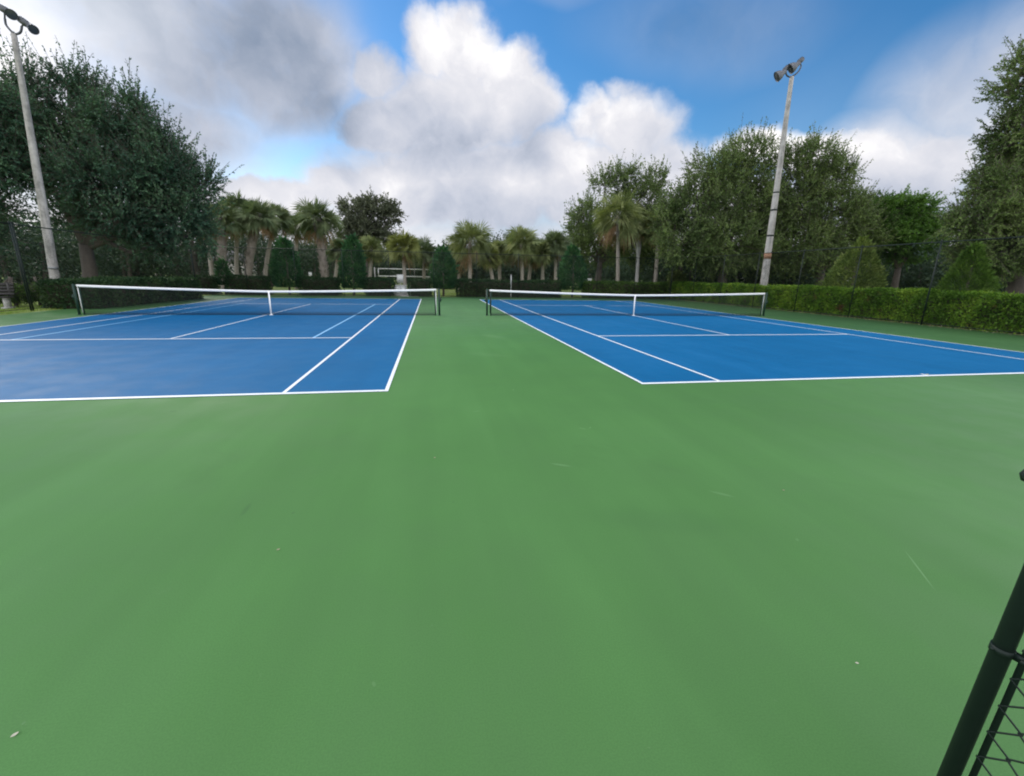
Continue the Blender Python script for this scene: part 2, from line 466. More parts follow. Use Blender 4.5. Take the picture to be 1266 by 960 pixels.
# ------------------------------------------------------------------ mesh helpers
class MB:
    """collects faces; build() links them as one mesh object"""
    def __init__(s):
        s.v = []
        s.q = []
        s.t = []
        s.n = 0
        s.qm = []
        s.tm = []

    def add(s, v, q=None, t=None, mi=0):
        v = np.asarray(v, float).reshape(-1, 3)
        if q is not None and len(q):
            q = np.asarray(q, int).reshape(-1, 4)
            s.q.append(q+s.n)
            s.qm.append(np.full(len(q), mi))
        if t is not None and len(t):
            t = np.asarray(t, int).reshape(-1, 3)
            s.t.append(t+s.n)
            s.tm.append(np.full(len(t), mi))
        s.v.append(v)
        s.n += len(v)

    def mesh(s, name, mats, smooth=False):
        v = np.concatenate(s.v) if s.v else np.zeros((0, 3))
        q = np.concatenate(s.q) if s.q else np.zeros((0, 4), int)
        t = np.concatenate(s.t) if s.t else np.zeros((0, 3), int)
        me = bpy.data.meshes.new(name)
        me.vertices.add(len(v))
        me.vertices.foreach_set('co', v.astype(np.float32).ravel())
        nl = q.size+t.size
        me.loops.add(nl)
        me.loops.foreach_set('vertex_index', np.concatenate([q.ravel(), t.ravel()]).astype(np.int32))
        me.polygons.add(len(q)+len(t))
        ls = np.concatenate([np.arange(len(q))*4, q.size+np.arange(len(t))*3]).astype(np.int32)
        me.polygons.foreach_set('loop_start', ls)
        mi = np.concatenate([*s.qm, *s.tm]) if (s.qm or s.tm) else np.zeros(0)
        if not isinstance(mats, (list, tuple)):
            mats = [mats]
        for m in mats:
            me.materials.append(m)
        me.polygons.foreach_set('material_index', mi.astype(np.int32))
        me.update(calc_edges=True)
        if smooth:
            me.polygons.foreach_set('use_smooth', np.ones(len(q)+len(t), bool))
        me.validate()
        return me

    def build(s, name, mats, parent=None, smooth=False):
        o = bpy.data.objects.new(name, s.mesh(name, mats, smooth))
        COL.objects.link(o)
        if parent is not None:
            o.parent = parent
        return o

    def box(s, c, size, rotz=0.0, mi=0):
        x, y, z = (a/2 for a in size)
        p = np.array([[-x, -y, -z], [x, -y, -z], [x, y, -z], [-x, y, -z], [-x, -y, z], [x, -y, z], [x, y, z], [-x, y, z]])
        ca, sa = math.cos(rotz), math.sin(rotz)
        p = p @ np.array([[ca, sa, 0], [-sa, ca, 0], [0, 0, 1]])
        s.add(p+np.asarray(c, float), [[0, 3, 2, 1], [4, 5, 6, 7], [0, 1, 5, 4], [1, 2, 6, 5], [2, 3, 7, 6], [3, 0, 4, 7]], mi=mi)

    def tube(s, pts, rad, n=8, caps=True, mi=0):
        pts = np.asarray(pts, float)
        k = len(pts)
        rad = np.full(k, rad) if np.isscalar(rad) else np.asarray(rad, float)
        tan = np.gradient(pts, axis=0) if k > 2 else np.repeat((pts[1:]-pts[:1]), k, 0)
        tan /= np.linalg.norm(tan, axis=1)[:, None]+1e-12
        ref = np.array([0, 0, 1.0]) if abs(tan[0][2]) < .9 else np.array([1.0, 0, 0])
        V = []
        a = np.cross(tan[0], ref)
        for i in range(k):
            a = a - tan[i]*a.dot(tan[i])
            a /= np.linalg.norm(a)+1e-12
            b = np.cross(tan[i], a)
            th = np.arange(n)*2*math.pi/n
            V.append(pts[i]+rad[i]*(np.cos(th)[:, None]*a+np.sin(th)[:, None]*b))
        V = np.concatenate(V)
        q = []
        for i in range(k-1):
            for j in range(n):
                j2 = (j+1) % n
                q.append([i*n+j, i*n+j2, (i+1)*n+j2, (i+1)*n+j])
        t = []
        if caps:
            V = np.concatenate([V, pts[:1], pts[-1:]])
            for j in range(n):
                j2 = (j+1) % n
                t.append([k*n, j2, j])
                t.append([k*n+1, (k-1)*n+j, (k-1)*n+j2])
        s.add(V, q, t, mi)

    def lathe(s, origin, axis, prof, n=16, mi=0):
        """prof: (distance along axis, radius)"""
        origin = np.asarray(origin, float)
        axis = np.asarray(axis, float)
        axis /= np.linalg.norm(axis)
        s.tube_raw(origin, axis, prof, n, mi)

    def tube_raw(s, o, ax, prof, n, mi):
        ref = np.array([0, 0, 1.0]) if abs(ax[2]) < .9 else np.array([1.0, 0, 0])
        a = np.cross(ax, ref)
        a /= np.linalg.norm(a)
        b = np.cross(ax, a)
        th = np.arange(n)*2*math.pi/n
        circ = np.cos(th)[:, None]*a+np.sin(th)[:, None]*b
        V = np.concatenate([o+ax*d+circ*max(r, 1e-4) for d, r in prof])
        q = []
        for i in range(len(prof)-1):
            for j in range(n):
                j2 = (j+1) % n
                q.append([i*n+j, i*n+j2, (i+1)*n+j2, (i+1)*n+j])
        s.add(V, q, mi=mi)

    def prisms(s, A, B, r, mi=0):
        """many thin three-sided rods at once"""
        A = np.asarray(A, float)
        B = np.asarray(B, float)
        n = len(A)
        if n == 0:
            return
        rA = np.broadcast_to(np.asarray(r, float), (n,))[:, None]
        t = B-A
        t /= np.linalg.norm(t, axis=1)[:, None]+1e-12
        ref = np.where(np.abs(t[:, 2:3]) < .9, np.array([[0, 0, 1.0]]), np.array([[1.0, 0, 0]]))
        a = np.cross(t, ref)
        a /= np.linalg.norm(a, axis=1)[:, None]+1e-12
        b = np.cross(t, a)
        V = np.zeros((n, 6, 3))
        for k in range(3):
            th = k*2*math.pi/3
            off = rA*(math.cos(th)*a+math.sin(th)*b)
            V[:, k] = A+off
            V[:, 3+k] = B+off
        base = (np.arange(n)*6)[:, None, None]
        q = np.array([[0, 1, 4, 3], [1, 2, 5, 4], [2, 0, 3, 5]])[None]+base
        s.add(V.reshape(-1, 3), q.reshape(-1, 4), mi=mi)

    def leaves(s, C, D, N, L, W, mi=0):
        """rhombic leaves: base C, long axis D, face normal roughly N"""
        n = len(C)
        D = D/(np.linalg.norm(D, axis=1)[:, None]+1e-9)
        S = np.cross(D, N)
        S /= np.linalg.norm(S, axis=1)[:, None]+1e-9
        L = np.broadcast_to(L, (n,))[:, None]
        W = np.broadcast_to(W, (n,))[:, None]
        V = np.stack([C, C+D*L*.45+S*W*.5, C+D*L, C+D*L*.45-S*W*.5], 1)
        q = np.arange(n*4).reshape(n, 4)
        s.add(V.reshape(-1, 3), q, mi=mi)


def unit(rng, n):
    v = rng.normal(size=(n, 3))
    return v/np.linalg.norm(v, axis=1)[:, None]


def empty(name, loc, label, cat, group=None, rotz=0.0):
    o = bpy.data.objects.new(name, None)
    COL.objects.link(o)
    o.empty_display_size = 0.3
    o.location = tuple(float(v) for v in loc)
    o.rotation_euler = (0, 0, rotz)
    return tag(o, label, cat, group)


def tag(o, label, cat, group=None, kind=None):
    o['label'] = label
    o['category'] = cat
    if group:
        o['group'] = group
    if kind:
        o['kind'] = kind
    return o


def structure(o, label, cat):
    return tag(o, label, cat, kind='structure')


# ------------------------------------------------------------------ ground, courts, lines
CX0, CX1, CY0, CY1 = -14.35, 19.0, -1.6, 33.35     # the green slab
XL, XR, YN = -0.628, 3.168, 17.983                 # inner doubles lines, net line
CW, CL, SA, SERV = 10.973, 11.885, 1.372, 6.40

g = MB()
g.add([[-1500, -1500, -.02], [1500, -1500, -.02], [1500, 1500, -.02], [-1500, 1500, -.02]], [[0, 1, 2, 3]])
structure(g.build('ground', MAT['grass']), 'lawn of short green grass around the tennis courts', 'lawn')
g = MB()
g.box(((CX0+CX1)/2, (CY0+CY1)/2, -.06), (CX1-CX0, CY1-CY0, .12))
structure(g.build('court_surround', MAT['green']), 'matte green painted surface around both tennis courts', 'court surface')


def rect(mb, x0, y0, x1, y1, z):
    mb.add([[x0, y0, z], [x1, y0, z], [x1, y1, z], [x0, y1, z]], [[0, 1, 2, 3]])


def court(x0, side, kids):
    """x0 = inner doubles line, side = -1 court runs left, +1 runs right"""
    X = lambda d: x0+side*d
    b = MB()
    rect(b, min(X(0), X(CW)), YN-CL, max(X(0), X(CW)), YN+CL, .004)
    structure(b.build('playing_surface', MAT['blue']),
              'blue playing area of the %s tennis court' % ('left' if side < 0 else 'right'), 'court surface')
    l = MB()
    z = .008

    def lx(d, y0, y1, w):          # line along the court
        rect(l, X(d)-w/2, y0, X(d)+w/2, y1, z)

    def ly(y, d0, d1, w):          # line across
        a, c = sorted((X(d0), X(d1)))
        rect(l, a, y-w/2, c, y+w/2, z)
    bw, w = .085, .052
    hw = w/2
    lx(hw, YN-CL+bw, YN+CL-bw, w)
    lx(CW-hw, YN-CL+bw, YN+CL-bw, w)
    lx(SA, YN-CL+bw, YN+CL-bw, w)
    lx(CW-SA, YN-CL+bw, YN+CL-bw, w)
    ly(YN-CL+bw/2, 0, CW, bw)
    ly(YN+CL-bw/2, 0, CW, bw)
    sw = .075
    for s in (-1, 1):
        ly(YN+s*SERV, SA+hw, CW-SA-hw, sw)
        a, c = sorted((YN, YN+s*(SERV-sw/2)))
        lx(CW/2, a, c, w)
    for yb, s in ((YN-CL+bw, 1), (YN+CL-bw, -1)):   # centre marks
        a, c = sorted((yb, yb+s*.10))
        lx(CW/2, a, c, w)
    structure(l.build('court_line', MAT['white']), 'white painted boundary and service lines on the %s court' % ('left' if side < 0 else 'right'), 'court line')
    if kids:
        l = MB()
        for d in (SA+.93, CW-SA-.93):
            rect(l, X(d)-.03, YN-SERV+sw/2, X(d)+.03, YN+SERV-sw/2, z)
        structure(l.build('court_line', MAT['pale_blue']), 'light blue training lines painted inside the left court', 'court line')


court(XL, -1, True)
court(XR, 1, False)

g = MB()
g.box((-21.5, 26.2, .0), (9.6, 1.3, .05), R(4))
structure(g.build('path', MAT['path']), 'pale concrete footpath crossing the lawn left of the courts', 'path')
g = MB()
g.box((-1.6, 37.5, .0), (1.3, 7.5, .05))
structure(g.build('path', MAT['path']), 'pale concrete footpath leading off through the far hedge gap', 'path')


# ------------------------------------------------------------------ nets
def tennis_net(x0, x1, label):
    xm = (x0+x1)/2
    half = (x1-x0)/2
    root = empty('tennis_net', (xm, YN, 0), label, 'tennis net', 'tennis nets across the two courts')

    def top(x):
        return .905+.135*(abs(x)/half)**1.35

    m = MB()
    xs = np.arange(-half+.16, half-.16, .045)
    A = np.array([[x, 0, .04] for x in xs])
    B = np.array([[x, 0, top(x)-.03] for x in xs])
    m.prisms(A, B, .0026)
    kx = np.linspace(-half+.16, half-.16, 25)
    for i in range(21):
        f = i/20
        P = np.array([[x, 0, .04+(top(x)-.07)*f] for x in kx])
        m.prisms(P[:-1], P[1:], .0026)
    for z in (.012, .022, .034, .05, .062, .085, .105):        # extra cords: slack at the net's foot, also standing in for its shadow
        P = np.array([[x, .01*math.sin(x*3+z*90), z] for x in kx])
        m.prisms(P[:-1], P[1:], .004)
    m.build('net_mesh', MAT['net'], root)
    b = MB()
    kx = np.linspace(-half+.10, half-.10, 33)
    for a, c in zip(kx[:-1], kx[1:]):
        ta, tc_ = top(a), top(c)
        v = [[a, -.012, ta-.078], [c, -.012, tc_-.078], [c, -.012, tc_], [a, -.012, ta],
             [a, .012, ta-.078], [c, .012, tc_-.078], [c, .012, tc_], [a, .012, ta]]
        b.add(v, [[0, 1, 2, 3], [5, 4, 7, 6], [3, 2, 6, 7], [1, 0, 4, 5]])
    b.build('headband', MAT['tape'], root)
    for s in (-1, 1):
        e = MB()
        x = s*(half-.13)
        e.box((x, 0, .51), (.045, .012, .86))
        e.build('side_tape', MAT['tape'] if s*xm > 0 or xm < 0 else MAT['net'], root)
    st = MB()
    st.box((0, -.016, .45), (.055, .008, .89))
    st.box((0, -.016, .012), (.12, .05, .024))
    st.build('centre_strap', MAT['tape'], root)
    for s in (-1, 1):
        p = MB()
        p.tube([[s*half, 0, 0], [s*half, 0, 1.03]], .038, 12)
        p.lathe((s*half, 0, 1.03), (0, 0, 1), [(0, .038), (.012, .036), (.024, .022), (.03, 0)], 12)
        p.lathe((s*half, 0, 0), (0, 0, 1), [(.0, .075), (.012, .072), (.02, .04)], 12)
        po = p.build('post', MAT['post'], root)
        p = MB()
        p.tube([[s*(half-.155), 0, 0], [s*(half-.155), 0, .98]], .024, 10)
        p.lathe((s*(half-.155), 0, 0), (0, 0, 1), [(.0, .05), (.01, .048), (.018, .026)], 12)
        p.build('stay_post', MAT['post'], root)
        w = MB()
        w.box((s*(half+.055), 0, .62), (.05, .07, .16))
        w.tube([[s*(half+.08), 0, .62], [s*(half+.12), 0, .62]], .012, 8)
        w.build('winch', MAT['post'], po)
    for s in (-1, 1):
        cbl = MB()
        cbl.tube([[s*half, 0, top(half)-.02], [s*(half-.12), 0, top(half)-.022]], .006, 6)
        cbl.build('cable', MAT['steel'], root)
    return root


tennis_net(-12.18, .30, 'white taped tennis net across the left blue court')
tennis_net(2.22, 15.02, 'white taped tennis net across the right blue court')


# ------------------------------------------------------------------ fences
def chain_wires(mb, length, z0, z1, r, pitch=.07):
    """two families of diagonal wires in the local xz plane, x from 0 to length"""
    h = z1-z0
    A, B = [], []
    for s in (1, -1):
        for c in np.arange(-h, length, pitch):
            xa, xb = max(0, c), min(length, c+h)
            if xb-xa < .01:
                continue
            za, zb = z0+(xa-c), z0+(xb-c)
            if s < 0:
                xa, xb = length-xa, length-xb
            A.append([xa, s*r, za])
            B.append([xb, s*r, zb])
    mb.prisms(np.array(A), np.array(B), r)


def fence(x0, y0, x1, y1, label, height=3.1, spacing=3.05, wire=.0014, stout=-1):
    L = math.hypot(x1-x0, y1-y0)
    root = empty('chain_link_fence', (x0, y0, 0), label, 'fence', None, math.atan2(y1-y0, x1-x0))
    n = max(1, round(L/spacing))
    for i in range(n+1):
        p = MB()
        x = L*i/n
        p.tube([[x, 0, -.05], [x, 0, height+.04]], .028 if i in (0, n, stout) else .021, 10)
        p.lathe((x, 0, height+.04), (0, 0, 1), [(0, .036), (.03, .03), (.05, 0.0)], 10)
        p.build('post', MAT['fence'], root)
    for z in (height, .07):
        q = MB()
        q.tube([[0, .0, z], [L, .0, z]], .021 if z > 1 else .012, 8)
        q.build('rail', MAT['fence'], root)
    m = MB()
    chain_wires(m, L, .05, height, wire)
    m.build('wire_mesh', MAT['fence'], root)
    return root


fence(18.93, 33.2, 18.93, 1.5, 'tall black chain link fence along the right side in front of the long hedge', spacing=3.17, stout=6)
fence(18.93, 33.25, -15.4, 33.25, 'tall black chain link fence across the far end of both courts')
fence(-15.4, 33.15, -14.93, 19.85, 'tall black chain link fence along the left side before the dark hedge', spacing=13.4)
fence(-14.93, 19.75, -14.6, 1.0, 'black chain link fence at the left edge running towards the viewer', spacing=9.4)


# near fence at the opening the photograph was taken from
def near_fence():
    px, py = 1.125, .552
    H = 3.05
    root = empty('chain_link_fence', (px, py, 0), 'black chain link fence end in the near right corner with its terminal post', 'fence', None, NEAR_ROT)
    global NEAR
    NEAR = root.name
    p = MB()
    p.tube([[0, 0, -.05], [0, 0, H]], .0165, 24)
    p.build('post', MAT['fence'], root, True)
    for zc in (.30, .872, 1.45, 2.05, 2.65):
        b = MB()
        b.lathe((0, 0, zc-.008), (0, 0, 1), [(0, .0167), (0, .0185), (.015, .0185), (.015, .0167)], 24)
        b.box((.030, -.004, zc), (.030, .0022, .015))
        b.box((.030, .004, zc), (.030, .0022, .015))
        b.lathe((.033, -.013, zc), (0, 1, 0), [(0, 0), (0, .005), (.008, .005), (.009, .003), (.024, .003), (.024, 0)], 8)
        b.lathe((-.009, -.0160, zc), (-.45, -.9, 0), [(0, .004), (.003, .0035), (.0045, .0)], 10)
        b.build('tension_band', MAT['fence'], root)
    t = MB()
    t.box((.0305, 0, H/2), (.0105, .005, H-.1))
    t.build('tension_bar', MAT['fence'], root)
    # woven wires: each strand zigzags up the fence and hooks its neighbours
    m = MB()
    half = .0355
    r = .0019
    nz = int((H-.08)/half)
    for k in range(40):
        xb = .0275+k*half
        pts = []
        for i in range(nz+1):
            s = (i+k) % 2
            pts.append([xb+(half*1.0)*s + (.003 if s else -.003), (.0025 if i % 2 else -.0025), .04+i*half])
        P = np.array(pts)
        if k < 14:
            for a, c in zip(P[:-1], P[1:]):
                m.tube([a, c], r, 6, False)
        else:
            m.prisms(P[:-1], P[1:], r)
    m2 = MB()
    L = 2.6-.034-40*half
    chain_wires(m2, L, .05, H, .0018)
    v = np.concatenate(m2.v)+np.array([.034+40*half, 0, 0])
    m.add(v, np.concatenate(m2.q))
    m.build('wire_mesh', MAT['fence'], root)
    for z in (H-.03, .07):
        q = MB()
        q.tube([[.0, .022, z], [2.6, .022, z]], .02 if z > 1 else .01, 10)
        q.build('rail', MAT['fence'], root)
    for i in range(1, 2):
        p = MB()
        p.tube([[2.6, .05, -.05], [2.6, .05, H]], .03, 10)
        p.build('post', MAT['fence'], root)
    # latch catch on the opening side
    zl = LATCH[2]
    c = MB()
    c.lathe((0, 0, zl-.018), (0, 0, 1), [(0, .0193), (0, .0215), (.036, .0215), (.036, .0193)], 24)
    d = np.array([LATCH[0]*math.cos(NEAR_ROT)+LATCH[1]*math.sin(NEAR_ROT), -LATCH[0]*math.sin(NEAR_ROT)+LATCH[1]*math.cos(NEAR_ROT)])
    d[0] -= LEAN*(zl-.55)
    dn = d/np.linalg.norm(d)
    c.tube([[dn[0]*.03, dn[1]*.03, zl], [d[0]*.75, d[1]*.75, zl+.004], [d[0], d[1], zl]], [.010, .010, .012], 10)
    c.lathe((d[0], d[1], zl-.014), (0, 0, 1), [(0, 0), (0, .010), (.014, .015), (.026, .010), (.034, .0)], 12)
    c.build('latch_catch', MAT['fence'], root)


_d = ray(1272, 588)
_k = .99
_pl = _d*_k+np.array([0, 0, EYE])
LEAN = .030
NEAR_ROT = R(-75)
LATCH = (_pl[0]-1.125, _pl[1]-.552, _pl[2])
near_fence()
for o_ in [q_ for q_ in bpy.data.objects if q_.parent and q_.parent.name == NEAR]:
    for v_ in o_.data.vertices:
        v_.co.x += LEAN*(v_.co.z-.55)


# ------------------------------------------------------------------ light poles
def floodlight(root, mount, head, aim, ballast, r=.24):
    """bell reflector with a ballast can behind it, as one fitting; coordinates relative to root"""
    aim = np.asarray(aim, float)
    aim /= np.linalg.norm(aim)
    head = np.asarray(head, float)
    ballast = np.asarray(ballast, float)
    f = MB()
    f.lathe(head, aim, [(-.34, .0), (-.34, .075), (-.26, .10), (-.16, .13), (-.05, .8*r), (.08, .96*r), (.15, r), (.17, 1.03*r), (.17, .99*r), (.12, .95*r)], 20)
    body = f.build('floodlight', MAT['lamp_refl'], root, True)
    l = MB()
    l.lathe(head, aim, [(.135, .96*r), (.15, .5*r), (.155, 0)], 20)
    l.build('lens', MAT['lamp_face'], body, True)
    b = MB()
    ax = head-ballast
    ax /= np.linalg.norm(ax)
    b.lathe(ballast, ax, [(-.19, 0), (-.19, .10), (-.16, .125), (.12, .125), (.16, .09), (.34, .06), (.34, 0)], 14)
    b.build('ballast', MAT['lamp_grey'], body)
    y = MB()
    y.tube([mount, ballast-np.array([0, 0, .05])], .028, 8)
    y.build('yoke', MAT['lamp_grey'], body)
    return body


MAT['lamp_refl'] = plain('spun_aluminium_reflector', (.10, .105, .115), 0.5, 0.1, 8, 0.3)


def light_pole(base_px, Yb, top_px, r0, r1, label, heads, bands):
    b = at(*base_px, Yb)
    t = at(*top_px, Yb)
    base = np.array([b[0], Yb, 0.0])
    root = empty('light_pole', base, label, 'light pole', 'floodlight poles beside the courts')
    top = t-base
    p = MB()
    k = 14
    pts = [top*(i/k) for i in range(k+1)]
    p.tube(pts, [r0+(r1-r0)*i/k for i in range(k+1)], 8)
    p.build('pole', MAT['pole'], root)
    loc = lambda q: at(q[0], q[1], Yb+q[2])-base
    for (arm, mount, head, aim, bal, r) in heads:
        a = MB()
        P = np.array([loc(q) for q in arm])
        # smooth the arm
        tt = np.linspace(0, len(P)-1, 14)
        Q = np.array([np.interp(tt, np.arange(len(P)), P[:, c]) for c in range(3)]).T
        for _ in range(2):
            Q[1:-1] = (Q[:-2]+2*Q[1:-1]+Q[2:])/4
        a.tube(Q, .038, 8)
        a.build('bracket_arm', MAT['lamp_grey'], root)
        floodlight(root, Q[-1], loc(head), aim, loc(bal), r)
    for (py, h, mat, grow) in bands:
        f = (py-base_px[1])/(top_px[1]-base_px[1])
        z = (b[2]+(t[2]-b[2])*f)/t[2]
        q = MB()
        c = top*z
        rr = r0+(r1-r0)*z+grow
        q.tube([c-top/np.linalg.norm(top)*h/2, c+top/np.linalg.norm(top)*h/2], [rr, rr], 8)
        q.build('band', MAT[mat], root)
    return root


light_pole((66, 345), 22.9, (17, 42), .185, .088, 'tall concrete light pole at upper left before the big dark oak',
           [([(17, 42, 0), (12, 37, 0), (7, 31, 0), (6, 23, 0)], None, (14, 17.5, -.1), (.55, -.8, -.45), (5, 12, .0), .17),
            ([(17, 42, 0), (22, 42.5, 0), (26, 40, 0), (27, 33, 0)], None, (39.5, 35, -.1), (.62, -.55, -.5), (29.5, 27.5, .0), .16)],
           [(330, .10, 'steel', .006)])
light_pole((944, 357), 24.0, (979, 95), .22, .105, 'tall concrete light pole behind the right hedge with rust stained bands',
           [([(979, 95, 0), (984, 92, 0), (988, 88, 0), (990.5, 82, 0)], None, (981, 83, -.1), (-.80, .30, -.52), (989.5, 75.5, .0), .26),
            ([(979, 95, 0), (975, 95.5, 0), (972, 93, 0), (971.5, 88, 0)], None, (964, 93, -.1), (-.80, .30, -.52), (971.5, 85.5, .0), .26)],
           [(286, .09, 'fence', .008), (253, .09, 'fence', .008), (313, .32, 'rust', .004), (231, .07, 'fence', .006)])


# ------------------------------------------------------------------ hedges
def hedge(x0, y0, x1, y1, width, height, density, mat, label, leaf=.075, seed=1, cat='hedge', core='hedge_core'):
    rng = np.random.default_rng(seed)
    L = math.hypot(x1-x0, y1-y0)
    ang = math.atan2(y1-y0, x1-x0)
    root = empty('hedge', (x0, y0, 0), label, cat, None, ang)
    c = MB()
    c.box((L/2, 0, height/2-.06), (L-.24, width-.26, height-.14))
    c.build('branches', MAT[core], root)
    w2 = width/2
    faces = [(L, height, lambda u, v: (u, np.full_like(u, -w2), v), (0, -1, 0)),
             (L, height, lambda u, v: (u, np.full_like(u, w2), v), (0, 1, 0)),
             (L, width, lambda u, v: (u, v-w2, np.full_like(u, height)), (0, 0, 1)),
             (width, height, lambda u, v: (np.zeros_like(u), u-w2, v), (-1, 0, 0)),
             (width, height, lambda u, v: (np.full_like(u, L), u-w2, v), (1, 0, 0))]
    m = MB()
    for a, b, f, nrm in faces:
        n = int(a*b*density)
        u = rng.uniform(0, a, n)
        v = rng.uniform(.02, b, n)
        P = np.stack(f(u, v), 1)
        nrm = np.array(nrm, float)
        # billowing surface: bulges and hollows, ragged outline
        bul = .06*np.sin(P[:, 0]*2.1+seed)*np.sin(P[:, 2]*4.3+P[:, 0]*.9)+.04*np.sin(P[:, 0]*5.7+P[:, 2]*3.1)
        if nrm[2] > .5:
            bul = .035*np.sin(P[:, 0]*1.1+seed)+.025*np.sin(P[:, 0]*3.3+P[:, 1]*4)-.01
        depth = rng.gamma(1.6, .045, n)-.05
        P = P+nrm*(bul-depth)[:, None]
        P[:, 2] = np.maximum(P[:, 2], .015)
        D = nrm*.6+unit(rng, n)+np.array([0, 0, .25])
        N = unit(rng, n)+nrm*.7
        ll = leaf*rng.uniform(.6, 1.35, n)
        m.leaves(P, D, N, ll, ll*.58)
    ns = int(L*14)          # shoots standing proud of the clipped top
    P = np.stack([rng.uniform(0, L, ns), rng.uniform(-w2, w2, ns), np.full(ns, height)+rng.uniform(-.02, .07, ns)], 1)
    m.leaves(P, unit(rng, ns)*.5+np.array([0, 0, 1.0]), unit(rng, ns), leaf*1.3, leaf*.5)
    m.build('foliage', MAT[mat], root)
    return root


hedge(19.75, 5.0, 19.75, 33.6, .95, 1.25, 1050, 'hedge', 'long clipped hedge with yellow green and reddish leaves along the right fence', .095, 3)
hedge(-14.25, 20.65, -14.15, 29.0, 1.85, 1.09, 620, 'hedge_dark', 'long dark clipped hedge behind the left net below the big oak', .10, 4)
YH = 34.0
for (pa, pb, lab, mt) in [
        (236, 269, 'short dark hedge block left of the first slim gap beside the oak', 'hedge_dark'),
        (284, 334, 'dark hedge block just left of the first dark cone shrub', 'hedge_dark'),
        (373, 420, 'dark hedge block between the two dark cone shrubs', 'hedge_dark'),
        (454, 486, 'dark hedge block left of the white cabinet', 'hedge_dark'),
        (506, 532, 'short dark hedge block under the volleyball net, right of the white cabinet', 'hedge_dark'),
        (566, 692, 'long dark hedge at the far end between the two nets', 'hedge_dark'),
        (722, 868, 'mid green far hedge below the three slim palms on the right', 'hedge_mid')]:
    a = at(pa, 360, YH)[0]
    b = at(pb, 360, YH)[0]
    hedge(a, YH, min(b, 19.0), YH, .8, 1.2, 520, mt, lab, .10, pa)


